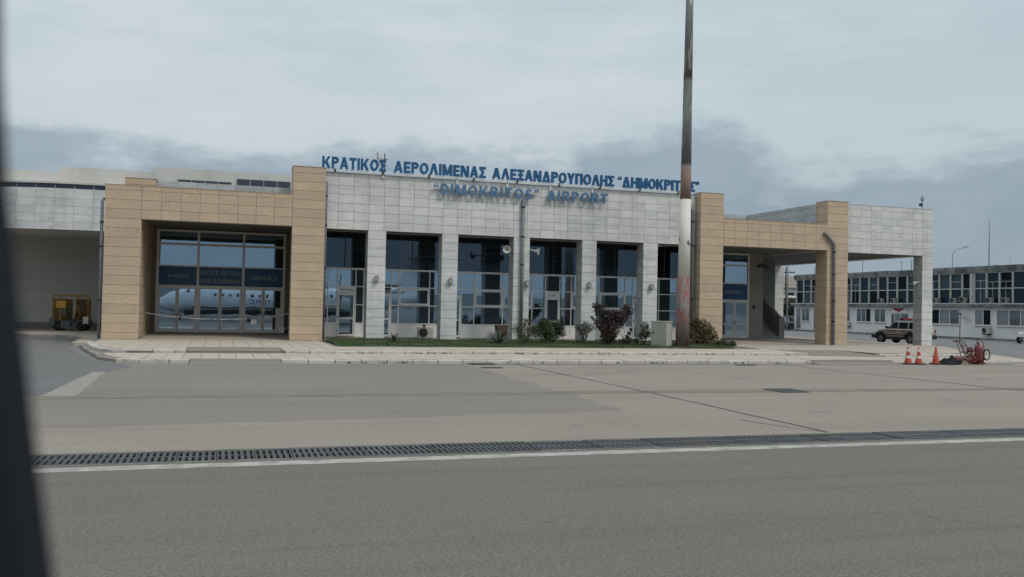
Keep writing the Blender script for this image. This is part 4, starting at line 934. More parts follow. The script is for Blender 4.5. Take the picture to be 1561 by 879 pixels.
q = MB(); P = [(x, y - .03) for x, y in path]; q.prism(P + [(-18, 66), (-5, 66)], 8.56, 8.66); q.build('roof', concrete_w, T)
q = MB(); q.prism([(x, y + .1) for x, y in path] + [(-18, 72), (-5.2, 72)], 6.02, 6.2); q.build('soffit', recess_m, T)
MB().box(-34, -5.2, 66.0, 66.5, 0, 8.6).build('back_wall', recess_m, T)
MB().box(-5.30, -4.9, 54.3, 66, 0, 6.1).build('wall', recess_m, T)
MB().box(-33, -18, 62, 66, 5.97, 8.3).build('upper_storey', marble_dull, T)
MB().box(-34, -5.3, 65.9, 66.0, .1, .55).build('plinth', M('plinth_stone', (0.2, 0.19, 0.175), .85, .1), T)

# ---- rain pipes
def downpipe(pts, rings, r=.075):
    o = MB().tube(pts, r, 10).build('downpipe', pipe_m, T, True)
    q = MB()
    for x, y, z in rings: q.cyl((x, y, z - .035), (x, y, z + .035), r + .018, None, 10)
    q.build('pipe_collar', black_m, o)
downpipe([(15.58, 46.83, .3), (15.58, 46.83, 8.0)], [(15.58, 46.83, z) for z in (4.45, 5.98, 7.6)], .095)
downpipe([(4.99, 46.84, .3), (4.99, 46.84, 8.2), (5.0, 46.95, 8.3)], [(4.99, 46.84, z) for z in (1.5, 3.9, 6.1, 7.6)])
downpipe([(25.95, 46.82, .5), (25.95, 46.82, 7.9), (25.85, 46.84, 8.02), (25.6, 46.88, 8.05)], [(25.95, 46.82, z) for z in (2.8, 5.9, 7.3)], .10)
downpipe([(34.55, 46.3, 6.98), (34.7, 46.28, 6.92), (35.24, 46.28, 6.4), (35.29, 46.28, 6.25), (35.29, 46.28, .26)], [(35.29, 46.28, z) for z in (1.65, 2.9, 4.5, 5.85)], .095)
downpipe([(-5.42, 46.52, .26), (-5.42, 46.52, 6.75), (-5.36, 46.6, 6.88)], [(-5.42, 46.52, z) for z in (2.05, 4.6, 5.75)])
# ceiling of the entrance lobby strips etc. small wall fittings that belong to the wall
MB().box(34.6, 34.75, 53.9, 53.96, 2.4, 2.6).build('bell_push', black_m, T)
q = MB()
for dx, dz in ((0, 0), (.22, .04), (.5, -.02)): q.box(35.0 + dx, 35.18 + dx, 53.7, 53.95, 5.2 + dz, 5.36 + dz)
q.bar((34.85, 53.85, 5.28), (35.75, 53.85, 5.34), .05); q.build('floodlight_bracket', steel_d, T)

# ================================================================== SIGNS
rs = thing('rooftop_sign', 'row of big dark blue Greek letters on a white rail along the roof edge', 'sign', (15.5, 46.9, 8.9))
for tx, a, b in (('ΚΡΑΤΙΚΟΣ', 4.74, 8.00), ('ΑΕΡΟΛΙΜΕΝΑΣ', 8.42, 13.40), ('ΑΛΕΞΑΝΔΡΟΥΠΟΛΗΣ', 13.77, 20.92), ('“ΔΗΜΟΚΡΙΤΟΣ”', 21.16, 26.30)):
    letters(rs, tx, a, b, 9.03, 46.87, .60, .14, .215, blue_let, .10)
q = MB()
for i in range(14):
    a = 4.96 + i * 1.45; q.bar((a, 46.82, 8.955), (a + 1.40, 46.82, 8.955), .075, .075)
q.build('rail', white_p, rs)
for i in range(9): x = 5.4 + i * 2.45; MB().box(x - .05, x + .05, 46.78, 46.96, 8.88, 9.03).build('bracket', steel_d, rs)
for x, z in ((11.86, 8.42), (14.66, 8.2), (17.15, 8.3), (19.66, 8.3), (7.9, 8.7)):
    MB().box(x - .05, x + .05, 46.86, 46.93, z, 8.93).build('post', white_p, rs)
ws = thing('wall_sign', 'two words of pale blue raised English letters standing off the white wall', 'sign', (15.5, 46.8, 8.05))
for tx, a, b in (('“DIMOKRITOS”', 10.56, 16.43), ('AIRPORT', 16.92, 20.52)):
    letters(ws, tx, a, b, 8.03, 46.78, .56, .10, .20, blue_let2, .22)
q = MB()
for x0, x1 in ((10.6, 16.3), (17.0, 20.4)):
    q.box(x0, x1, 46.82, 46.85, 8.27, 8.31)
    n = int((x1 - x0) / 1.1)
    for i in range(n + 1): x = x0 + .1 + (x1 - x0 - .2) * i / n; q.box(x - .015, x + .015, 46.851, 46.95, 8.27, 8.31)
q.build('bracket', galv, ws)

# ================================================================== WALL FITTINGS
def wall_lamp(x, lab):
    t = thing('wall_lamp', lab, 'wall lamp', (x, 46.93, 3.3), 0, 'lamps on the white piers')
    q = MB(); q.box(-.10, .10, -.20, -.02, .02, .30); q.build('lamp_body', lamp_m, t, local=True)
    q = MB(); q.box(-.07, .07, -.17, -.05, -.012, .019); q.box(-.07, .07, -.17, -.05, .301, .325); q.build('lens', glass_clear, t, local=True)
    MB().box(-.06, .06, -.019, .0, .06, .26).build('back_plate', steel_d, t, local=True)
wall_lamp(7.66, 'grey box lamp on the first white pier from the left')
wall_lamp(11.60, 'grey box lamp on the white pier right of the outdoor air conditioner')
wall_lamp(15.90, 'grey box lamp on the pier with the long rain pipe and loudspeakers')
wall_lamp(19.55, 'grey box lamp on the white pier left of the red-leaved shrub')
wall_lamp(23.40, 'grey box lamp on the white pier above the electrical cabinet')
def horn(loc, rz, tilt, lab):
    t = thing('horn_loudspeaker', lab, 'loudspeaker', loc, 0, 'horn loudspeakers on the pier')
    rot = Matrix.Rotation(rz, 4, 'Z') @ Matrix.Rotation(tilt, 4, 'X') @ Matrix.Scale(.84, 4)
    q = MB(); q.lathe([(.03, .26), (.05, .18), (.07, .10), (.11, .0), (.17, -.10), (.235, -.16), (.25, -.165), (.24, -.15), (.17, -.085), (.10, .0), (.06, .08), (.001, .10)], (0, 0, 0), 22, 'y')
    q.v = [tuple(rot @ Vector(v)) for v in q.v]; q.build('horn', lamp_light, t, True, local=True)
    q = MB(); q.lathe([(.001, -.05), (.03, -.045), (.035, .02), (.035, .1)], (0, 0, 0), 12, 'y'); q.v = [tuple(rot @ Vector(v)) for v in q.v]; q.build('horn_core', lamp_light, t, True, local=True)
    q = MB(); q.lathe([(.001, .40), (.075, .40), (.08, .26), (.03, .255)], (0, 0, 0), 14, 'y'); q.v = [tuple(rot @ Vector(v)) for v in q.v]; q.build('driver', lamp_m, t, True, local=True)
    e = rot @ Vector((0, .33, 0)); tx = 15.1 - loc[0] if loc[0] < 15.2 else 16.06 - loc[0]
    q = MB(); q.bar(tuple(e), (tx, max(e.y, .1), e.z), .04); q.build('bracket', steel_d, t, local=True)
lamp_light = M('horn_grey', (0.50, 0.49, 0.46), .5, .05, 2.0)
horn((14.66, 46.75, 5.24), R(-16), R(2), 'round horn loudspeaker facing out on the left of the rain pipe')
horn((16.36, 46.75, 5.22), R(62), R(8), 'horn loudspeaker turned sideways on the right of the rain pipe')
def ac_unit(loc, rz, lab, s=1.0, group='outdoor air conditioners', ac_m=ac_m):
    t = thing('air_conditioner', lab, 'air conditioner', loc, rz, group)
    w, h, d = .86 * s, .58 * s, .32 * s
    q = MB(); q.box(-w/2, w/2, -d/2, d/2, .05, .05 + h); q.build('casing', ac_m, t, local=True)
    fx = -w * .17; r = h * .42; zc = .05 + h / 2
    q = MB(); q.cyl((fx, -d/2 - .012, zc), (fx, -d/2 - .001, zc), r, None, 24); q.build('fan_opening', black_m, t, local=True)
    q = MB()
    for k in range(5): rr = r * (k + 1) / 5; q.tube([(fx + rr * math.cos(a), -d/2 - .022, zc + rr * math.sin(a)) for a in [2 * math.pi * i / 20 for i in range(21)]], .006, 4)
    for k in range(8): a = k * math.pi / 4; q.bar((fx + r * .12 * math.cos(a), -d/2 - .02, zc + r * .12 * math.sin(a)), (fx + r * math.cos(a), -d/2 - .02, zc + r * math.sin(a)), .01, .008, (0, 1, 0))
    q.build('fan_guard', fan_m, t, local=True)
    q = MB(); q.box(w * .26, w * .47, -d/2 - .008, -d/2 - .0005, .05 + h * .1, .05 + h * .9); q.build('side_panel', ac_m, t, local=True)
    q = MB(); q.box(w * .29, w * .45, -d/2 - .012, -d/2 - .0085, .05 + h * .48, .05 + h * .52); q.build('vent', black_m, t, local=True)
    q = MB()
    for x in (-w * .36, w * .36): q.box(x - .04, x + .04, -d/2 - .03, d/2 + .03, 0, .049)
    q.build('foot', steel_d, t, local=True)
    return t
ac_unit((10.87, 49.5, .28), 0, 'white outdoor air conditioner with a clay pot on top under the second window bay')
q = MB(); q.lathe([(.001, 0), (.07, 0), (.10, .14), (.11, .14), (.11, .17), (.09, .17), (.085, .12), (.001, .11)], (10.80, 49.5, .91), 14)
tag(q.build('flower_pot', M('terracotta', (.22, .085, .06), .8, .15, 5)), 'small reddish clay pot standing on the outdoor air conditioner', 'flower pot')
bxm = thing('metal_box', 'low rusty brown metal box against the third window bay', 'metal box', (15.3, 49.45, .28))
MB().box(14.95, 15.65, 49.2, 49.7, .34, 1.07).build('casing', rust_m, bxm); MB().box(14.93, 15.67, 49.18, 49.72, 1.07, 1.10).build('lid', rust_m, bxm)
MB().box(15.2, 15.62, 49.185, 49.198, .56, .60).build('slot', black_m, bxm); MB().box(15.0, 15.6, 49.25, 49.65, .28, .339).build('base', black_m, bxm)
# tall indoor unit, barrier tape and notice in the left porch
fa = thing('floor_standing_air_conditioner', 'tall narrow white cabinet air conditioner with a loose hose in the left porch corner', 'air conditioner', (3.2, 52.6, .36))
MB().box(2.95, 3.42, 52.45, 52.8, .40, 1.82).build('casing', ac_m, fa); MB().box(3.0, 3.37, 52.43, 52.449, 1.35, 1.72).build('grille', alu_g, fa)
MB().box(3.12, 3.44, 52.40, 52.43, .42, .78).build('lower_panel', white_p, fa); MB().box(2.90, 3.5, 52.4, 52.85, .355, .40).build('base', steel_d, fa)
MB().tube([(3.42, 52.5, .62), (3.55, 52.45, .66), (3.68, 52.5, .80), (3.8, 52.6, .88)], .03, 7).build('hose', ac_m, fa, True)
tp = [(-3.66, 50.0, 1.47), (-2.75, 50, 1.33), (-1.15, 50, 1.20), (.2, 50, 1.18), (1.14, 50, 1.22), (2.2, 50.2, 1.30), (2.95, 50.3, 1.44), (3.9, 50.4, 1.62)]
q = MB()
for i in range(len(tp) - 1):
    a, b = Vector(tp[i]), Vector(tp[i + 1]); n = 4
    for k in range(n):
        p, r_ = a.lerp(b, k / n), a.lerp(b, (k + 1) / n); w1, w2 = .018 + .008 * math.sin(7 * (i + k / n)), .018 + .008 * math.sin(7 * (i + (k + 1) / n))
        q.face([(p.x, p.y, p.z - w1), (r_.x, r_.y, r_.z - w2), (r_.x, r_.y + .008, r_.z + w2), (p.x, p.y + .008, p.z + w1)])
tag(q.build('barrier_tape', tape_m), 'red and white barrier tape sagging across the left porch', 'barrier tape')
tag(MB().box(1.55, 1.85, 49.97, 49.985, .92, 1.20).build('notice', paper_m), 'small white paper notice hanging from the barrier tape', 'notice')
# roof antennas and beacon
an = thing('roof_antenna', 'small grey panel antennas on a short mast behind the rooftop letters', 'antenna', (8.2, 48.5, 8.86))
MB().cyl((8.22, 48.5, 8.8), (8.22, 48.5, 10.25), .03).build('pole', steel_d, an); MB().box(7.80, 7.86, 48.45, 48.55, 9.55, 10.33).build('panel', galv, an); MB().box(7.9, 8.05, 48.42, 48.56, 9.6, 10.05).build('panel', ac_m, an)
MB().bar((7.85, 48.5, 9.95), (8.38, 48.5, 9.95), .03).build('cross_bar', steel_d, an); MB().bar((7.9, 48.5, 9.62), (8.38, 48.5, 9.62), .03).build('cross_bar', steel_d, an); MB().bar((8.3, 48.4, 9.5), (8.75, 48.2, 9.3), .015).build('stay_wire', steel_d, an)
bc_ = thing('roof_beacon', 'small dark camera and lamp on a short pole above the right canopy corner', 'beacon', (42.98, 47.6, 8.98))
MB().cyl((42.98, 47.6, 8.97), (42.98, 47.6, 9.55), .025).build('pole', steel_d, bc_); MB().lathe([(.001, 9.52), (.09, 9.53), (.11, 9.62), (.11, 9.78), (.08, 9.84), (.001, 9.85)], (43.0, 47.6, 0), 14).build('lamp_head', galv, bc_, True)
MB().box(42.80, 42.96, 47.5, 47.68, 9.20, 9.36).build('camera_head', black_m, bc_)
dc = thing('dome_camera', 'little white surveillance camera on the inner face of the right canopy pier', 'camera', (42.6, 47.6, 4.2))
MB().box(42.55, 42.70, 47.5, 47.7, 4.22, 4.34).build('bracket', white_p, dc); MB().lathe([(.001, -.17), (.08, -.13), (.10, -.04), (.10, .05), (.001, .06)], (42.45, 47.6, 4.25), 12).build('dome', white_p, dc, True)

# ================================================================== MAST AND CABINET
ms = thing('mast', 'tall tapering mast with peeling red and white bands standing in the grass bed', 'mast', (22.8, 42.0, .24))
def rad(z): return .345 - (z - .25) / 18.1 * .155
def lean(z): return (22.79 + .006 * (z - .25), 42.0, z)
for za, zb, mt_ in ((.28, 3.9, mast_red), (3.9, 7.9, mast_wht), (7.9, 9.72, mast_rust), (9.72, 14.2, mast_gry), (14.2, 19.2, mast_gry), (19.2, 24, mast_gry)):
    MB().cyl(lean(za), lean(zb - .004), rad(za), rad(zb), 28).build('mast_section', mt_, ms, True)
for z in (9.72, 14.2): MB().cyl(lean(z - .03), lean(z + .02), rad(z) + .012, None, 28).build('weld_ring', mast_gry, ms, True)
q = MB(); q.cyl((22.79, 42, .22), (22.79, 42, .285), .47, None, 24)
for i in range(10): a = i * math.pi / 5; q.cyl((22.79 + .41 * math.cos(a), 42 + .41 * math.sin(a), .285), (22.79 + .41 * math.cos(a), 42 + .41 * math.sin(a), .345), .025, None, 6)
q.build('base_plate', rust_m, ms)
cb = thing('electrical_cabinet', 'grey steel electrical cabinet standing beside the striped mast', 'cabinet', (21.72, 42.25, .24), R(-50))
q = MB(); q.box(-.41, .41, -.40, .40, .04, 1.27); q.build('body', cab_m, cb, local=True)
q = MB(); q.box(-.44, .44, -.43, .43, 1.272, 1.33); q.build('lid', M('cabinet_lid', (.42, .41, .36), .55, .08, 2), cb, local=True)
q = MB(); q.box(-.38, .38, -.418, -.402, .10, 1.22); q.build('door', cab_m, cb, local=True)
q = MB(); q.box(.402, .418, -.37, .37, .10, 1.22); d2 = q.build('door', M('cabinet_lit_face', (.44, .43, .39), .5, .06, 1.5), cb, local=True)  # lighter paint: the brighter light on this face put into the colour
q = MB()
for z in (.25, .65, 1.05): q.cyl((.40, -.405, z - .04), (.40, -.405, z + .04), .018, None, 8)
q.build('hinge', steel_d, cb, local=True)
q = MB(); q.box(-.30, -.26, -.435, -.419, .66, .80); q.build('handle', steel_d, cb, local=True)
q = MB(); q.box(-.43, .43, -.42, .42, -.03, .039); q.build('plinth', off_conc, cb, local=True)

# ================================================================== PLANTS
def leaf_cloud(q, blobs, n, size, flat=0.0):
    tot = sum(b[3] ** 2 for b in blobs)
    for bx_, by_, bz_, r in blobs:
        for i in range(int(n * r * r / tot)):
            u = Vector((random.gauss(0, 1), random.gauss(0, 1), random.gauss(0, 1))).normalized() * r * (random.random() ** .45)
            if random.random() < .12: u *= 1.18
            p = Vector((bx_, by_, bz_)) + Vector((u.x, u.y, u.z * .9)); s = size * random.uniform(.55, 1.35)
            d = Vector((random.gauss(0, 1), random.gauss(0, 1), random.gauss(0, .7))).normalized(); e = d.orthogonal().normalized(); e = (Matrix.Rotation(random.uniform(0, 6.3), 3, d) @ e)
            q.face([p - d * s, p + e * s * .5, p + d * s, p - e * s * .45])
def stems(q, blobs, base, r0=.03, n=3):
    for b in blobs:
        for k in range(n):
            t = Vector(b[:3]) + Vector((random.uniform(-.6, .6) * b[3], random.uniform(-.6, .6) * b[3], random.uniform(-.2, .7) * b[3]))
            s = Vector(base) + Vector((random.uniform(-.12, .12), random.uniform(-.12, .12), -.05)); m_ = s.lerp(t, .5) + Vector((random.uniform(-.12, .12), random.uniform(-.12, .12), .1))
            q.tube([s, s.lerp(m_, .6), m_, m_.lerp(t, .5), t], r0, 5, [r0, r0 * .8, r0 * .6, r0 * .4, r0 * .15])
def shrub(name, lab, cat, loc, blobs, n, size, lm, r0=.03, ns=3, group=None):
    t = thing(name, lab, cat, loc, 0, group)
    q = MB(); stems(q, blobs, (0, 0, 0), r0, ns); q.build('stem', trunk_m, t, local=True)
    q = MB(); leaf_cloud(q, blobs, n, size); q.build('foliage', lm, t, local=True); return t
def agave(lab, loc, n, ln, w, lm, up=.6):
    t = thing('agave', lab, 'agave', loc, 0)
    for i in range(n):
        a = i * 2.399 + random.uniform(-.2, .2); e = R(random.uniform(18, 82)) * (up + .4 * (i / n)); l = ln * random.uniform(.75, 1.1)
        d = Vector((math.cos(a) * math.cos(e), math.sin(a) * math.cos(e), math.sin(e))); sd_ = Vector((-math.sin(a), math.cos(a), 0)); up_ = d.cross(sd_) * -1
        q = MB(); rings = []
        for k, (f, ww) in enumerate(((0, .7), (.3, 1.0), (.65, .75), (.9, .3), (1.0, .03))):
            c = d * (l * f) + Vector((0, 0, -.10 * l * f * f)); hw = w * ww / 2
            rings.append([c - sd_ * hw, c - up_ * hw * .35, c + sd_ * hw, c + up_ * hw * .1])
        q.loft(rings); q.build('leaf', lm, t, local=True)
    return t
agave('small dark spiky agave in the grass in front of the first white pier', (8.15, 44.2, .30), 15, .62, .09, agave_d)
agave('big grey agave with upright blades in front of the third window bay', (13.25, 43.4, .30), 20, 1.0, .15, agave_m, .75)
agave('small agave with a few thin blades at the foot of the fourth white pier', (18.0, 44.4, .30), 9, .62, .08, agave_d, .5)
agave('low agave of thin tilted blades right of the red-leaved shrub', (20.15, 43.2, .29), 7, .8, .10, agave_d, .55)
shrub('shrub', 'loose twiggy grey green shrub in front of the rain pipe pier', 'shrub', (14.9, 43.7, .3), [(-.55, 0, .75, .38), (-.1, .1, .95, .38), (.3, 0, .6, .4), (-.3, -.2, .4, .35), (.1, 0, 1.2, .2)], 1500, .045, leaf_thin, .012, 7)
shrub('shrub', 'dense green shrub of mixed twigs beside the fourth bay door', 'shrub', (15.85, 43.9, .3), [(-.3, 0, .65, .42), (.2, .1, .75, .4), (-.05, 0, 1.05, .3), (.35, 0, .4, .35)], 2400, .055, leaf_grn, .015, 4)
shrub('shrub', 'boxy dark green clipped shrub in front of the door with a bird emblem', 'shrub', (16.75, 44.8, .3), [(-.3, 0, .55, .36), (.3, 0, .55, .36), (-.3, 0, .95, .34), (.3, 0, .95, .34), (0, 0, .75, .4)], 2600, .05, leaf_dk, .02, 2)
shrub('shrub', 'small rounded twiggy grey shrub at the foot of the fourth white pier', 'shrub', (18.55, 45.0, .33), [(0, 0, .62, .36), (-.3, 0, .78, .25), (.3, 0, .80, .28), (.05, 0, .95, .22)], 900, .045, leaf_thin, .016, 6)
shrub('shrub', 'tall dark red-leaved shrub spreading in front of the fifth window bay', 'shrub', (19.15, 43.1, .29), [(-.05, 0, .30, .42), (.1, 0, .65, .45), (-.25, 0, 1.1, .55), (.35, .1, 1.25, .55), (-.55, 0, 1.75, .36), (-.75, 0, 2.0, .22), (.75, 0, 1.55, .40), (1.05, 0, 1.75, .28), (.95, 0, 2.0, .16), (-.98, 0, 1.38, .1), (0, 0, 1.5, .4)], 3000, .075, leaf_red, .03, 4)
shrub('shrub', 'thin leaning dark stalk growing right of the red-leaved shrub', 'shrub', (20.0, 43.3, .29), [(.12, 0, .2, .12), (.25, 0, .4, .12), (.38, 0, .6, .11), (.48, 0, .8, .09)], 380, .05, leaf_red, .015, 2)
shrub('shrub', 'low dark green tuft by the bed to the left of the cabinet', 'shrub', (21.0, 44.4, .31), [(-.1, 0, .15, .2), (.3, 0, .12, .16), (-.5, .1, .13, .15)], 420, .05, leaf_dk, .01, 3)
shrub('shrub', 'small green bush half hidden behind the left edge of the cabinet', 'shrub', (21.35, 43.5, .3), [(-.1, 0, .5, .32), (0, 0, .95, .28), (.2, 0, .6, .3)], 900, .05, leaf_thin, .015, 4)
shrub('bush', 'rounded olive brown bush between the striped mast and the beige pier', 'bush', (25.1, 44.2, .27), [(-.55, 0, 1.0, .5), (.05, 0, .95, .55), (.45, 0, .65, .5), (-.7, -.1, .5, .45), (0, -.2, .45, .5), (.75, 0, .4, .32), (-1.1, 0, .8, .4), (-.3, 0, 1.25, .3)], 5200, .055, leaf_yel, .025, 3)
shrub('plant', 'low dark green ground plants at the right tip of the grass bed', 'plant', (26.2, 43.3, .26), [(-.5, 0, .12, .22), (0, 0, .1, .22), (.45, .2, .1, .22), (.8, .7, .08, .2), (.2, .8, .2, .2)], 900, .05, leaf_dk, .01, 3)

# ================================================================== CONES, TARP, EXTINGUISHERS
def cone(loc, lab, striped, h=.74):
    t = thing('traffic_cone', lab, 'traffic cone', loc, random.uniform(-.06, .06), 'traffic cones by the kerb')
    q = MB(); w = .19; q.raw([(-w, -w, 0), (w, -w, 0), (w, w, 0), (-w, w, 0), (-w, -w, .035), (w, -w, .035), (w, w, .035), (-w, w, .035), (-.165, -.165, .06), (.165, -.165, .06), (.165, .165, .06), (-.165, .165, .06)],
        [(3, 2, 1, 0), (0, 1, 5, 4), (1, 2, 6, 5), (2, 3, 7, 6), (3, 0, 4, 7), (4, 5, 9, 8), (5, 6, 10, 9), (6, 7, 11, 10), (7, 4, 8, 11), (8, 9, 10, 11)]); q.build('base', black_m, t, local=True)
    rr = lambda z: .155 - (.155 - .032) * (z - .06) / (h - .06)
    cuts = [.06, h]
    if striped: cuts = [.06, .27, .38, .56, .66, h]
    for i, (a, b) in enumerate(zip(cuts, cuts[1:])):
        q = MB(); e = .004 if i % 2 else 0
        pr = [(rr(a) + e, a), (rr(b) + e, b)]
        if b == h: pr += [(rr(b) * .8, b + .012), (.012, b + .012), (.012, b - .1)]
        q.lathe(pr, (0, 0, 0), 20); q.build('reflective_band' if i % 2 else 'cone_body', cone_w if i % 2 else orange_m, t, True, local=True)
cone((28.22, 31.98, -.004), 'leftmost orange cone with two white bands and a sooty base', True)
cone((28.62, 31.80, -.004), 'second orange cone from the left with white bands', True, .72)
cone((29.62, 31.90, -.004), 'plain orange cone without bands beside the dark tarp', False, .76)
# crumpled tarp heap
def heap(name, lab, cat, loc, rx, ry, h, mat, seed, bumps):
    rn = random.Random(seed); q = MB(); nu, nv = 28, 9; P = []; ph = [rn.uniform(0, 6.28) for _ in range(8)]
    for j in range(nv + 1):
        f = j / nv
        for i in range(nu):
            a = 2 * math.pi * i / nu; k = 1 + .16 * math.sin(3 * a + ph[0]) + .10 * math.sin(7 * a + ph[1] + 3 * f) + .05 * math.sin(13 * a + ph[2])
            r = (1 - f) * k; x, y = rx * r * math.cos(a), ry * r * math.sin(a)
            z = h * (1 - (1 - f) ** 2.2) * (1 + .18 * math.sin(5 * a + ph[3] + 4 * f)) + rn.uniform(-.02, .02) * (f > 0)
            for bx_, by_, bh, bs in bumps: z += bh * math.exp(-((x - bx_) ** 2 + (y - by_) ** 2) / bs ** 2) * min(1, f * 3)
            P.append((x, y, max(0.0, z)))
    F = [(j * nu + i, j * nu + (i + 1) % nu, (j + 1) * nu + (i + 1) % nu, (j + 1) * nu + i) for j in range(nv) for i in range(nu)]
    q.raw(P, F); o = q.build(name, mat, None, True); o.location = loc; return tag(o, lab, cat)
heap('tarp', 'crumpled dark tarp heaped on the ground beside the plain cone', 'tarp', (30.30, 31.9, -.003), .60, .38, .17, tarp_m, 3, [(.22, 0, .24, .16), (-.2, .05, .10, .2), (.45, 0, .08, .12)])
heap('rag', 'small dusty brown rag lying between the tarp and the red extinguishers', 'rag', (31.0, 31.72, -.003), .18, .14, .16, cloth_m, 5, [])
def wheel(q, c, r, w, n=20):
    q.lathe([(r * .55, -w / 2), (r * .86, -w / 2), (r, -w * .28), (r, w * .28), (r * .86, w / 2), (r * .55, w / 2)], c, n, 'x')
e1 = thing('wheeled_fire_extinguisher', 'red wheeled extinguisher tipped over with its bent trolley handle up', 'fire extinguisher', (31.5, 32.05, -.004), R(-8), 'red wheeled fire extinguishers')
q = MB(); q.lathe([(.001, -.62), (.08, -.60), (.15, -.52), (.17, -.40), (.17, .22), (.13, .34), (.05, .40), (.05, .46), (.001, .46)], (0, 0, 0), 18, 'x')
rm = Matrix.Translation((.0, 0, .20)) @ Matrix.Rotation(R(-6), 4, 'Y'); q.v = [tuple(rm @ Vector(v)) for v in q.v]; q.build('tank', red_m, e1, True, local=True)
q = MB()
for y in (-.18, .18): q.tube([(.35, y, .12), (.05, y, .42), (-.20, y, .82), (-.34, y, 1.02), (-.52, y, 1.06)], .021, 7)
q.tube([(-.52, -.18, 1.06), (-.60, -.18, 1.0), (-.60, .18, 1.0), (-.52, .18, 1.06)], .021, 7); q.bar((-.2, -.18, .82), (-.2, .18, .82), .03); q.bar((.0, -.18, .46), (.0, .18, .46), .03)
q.tube([(-.28, -.18, .08), (-.30, -.17, .5), (-.42, -.16, .98)], .017, 7); q.tube([(-.1, .18, .08), (-.25, .17, .5), (-.44, .16, .98)], .017, 7)
q.build('trolley_frame', red_d, e1, True, local=True)
q = MB()
for k in range(5): q.tube([(-.08 + (.13 + .05 * math.sin(2 * a + k)) * math.cos(a) + .04 * k, -.2 + .03 * k + .05 * math.sin(3 * a + k), .50 + .03 * k + (.12 + .06 * math.sin(a * 2 + 2 * k)) * math.sin(a)) for a in [2 * math.pi * i / 18 for i in range(16 + k)]], .022, 6)
q.tube([(.1, -.2, .4), (.25, -.25, .55), (.3, -.22, .3), (.15, -.28, .12), (-.1, -.3, .06)], .022, 6)
q.build('hose', red_d, e1, True, local=True)
q = MB(); q.lathe([(.09, -.05), (.15, -.05), (.17, -.03), (.17, .03), (.15, .05), (.09, .05)], (-.38, -.3, .17), 18, 'y'); q.lathe([(.09, -.05), (.15, -.05), (.17, -.03), (.17, .03), (.15, .05), (.09, .05)], (-.30, .3, .17), 18, 'y'); q.build('tyre', rust_m, e1, True, local=True)
e2 = thing('wheeled_fire_extinguisher', 'upright red wheeled extinguisher with a pale wheel on its right side', 'fire extinguisher', (32.15, 32.1, -.004), R(12), 'red wheeled fire extinguishers'); e2.scale = (.88, .88, .88)
q = MB(); q.lathe([(.001, .10), (.14, .11), (.20, .18), (.21, .30), (.21, .78), (.17, .90), (.07, .97), (.05, 1.0), (.001, 1.0)], (0, 0, 0), 20); q.build('tank', red_m, e2, True, local=True)
q = MB(); q.cyl((0, 0, .97), (0, 0, 1.08), .03); q.box(-.06, .06, -.02, .02, 1.07, 1.10); q.build('valve', steel_d, e2, local=True)
q = MB()
for y in (-.19, .19): q.tube([(.22, y * .6, .08), (.2, y, .5), (.12, y, 1.0), (-.05, y, 1.22), (-.24, y, 1.30)] if y < 0 else [(.22, y * .6, .08), (.24, y, .5), (.26, y, .95), (.16, y, 1.2), (.0, y, 1.30)], .019, 7)
q.tube([(-.24, -.19, 1.30), (-.30, -.1, 1.05), (-.28, .0, .95)], .017, 7); q.build('trolley_frame', red_d, e2, True, local=True)
def spoked(q1, q2, c, r):
    q1.lathe([(r * .80, -.04), (r * .95, -.04), (r, 0), (r * .95, .04), (r * .80, .04), (r * .80, -.04)], c, 24, 'x')
    q2.lathe([(r * .79, -.012), (.001, -.03), (.001, .03), (r * .79, .012)], c, 20, 'x')
q1, q2 = MB(), MB(); spoked(q1, q2, (0, 0, 0), .30)
wm = Matrix.Translation((.44, -.14, .48)) @ Matrix.Rotation(R(-88), 4, 'Z')
for w_ in (q1, q2): w_.v = [tuple(wm @ Vector(v)) for v in w_.v]
q1.build('tyre', black_m, e2, True, local=True); q2.build('wheel_disc', ac_m, e2, True, local=True)
q = MB(); q.bar((-.2, -.05, .12), (.30, -.05, .12), .05); q.bar((.30, -.05, .12), (.30, -.05, .46), .04); q.box(-.26, .26, -.2, .22, 0, .10); q.build('base_frame', red_d, e2, local=True)

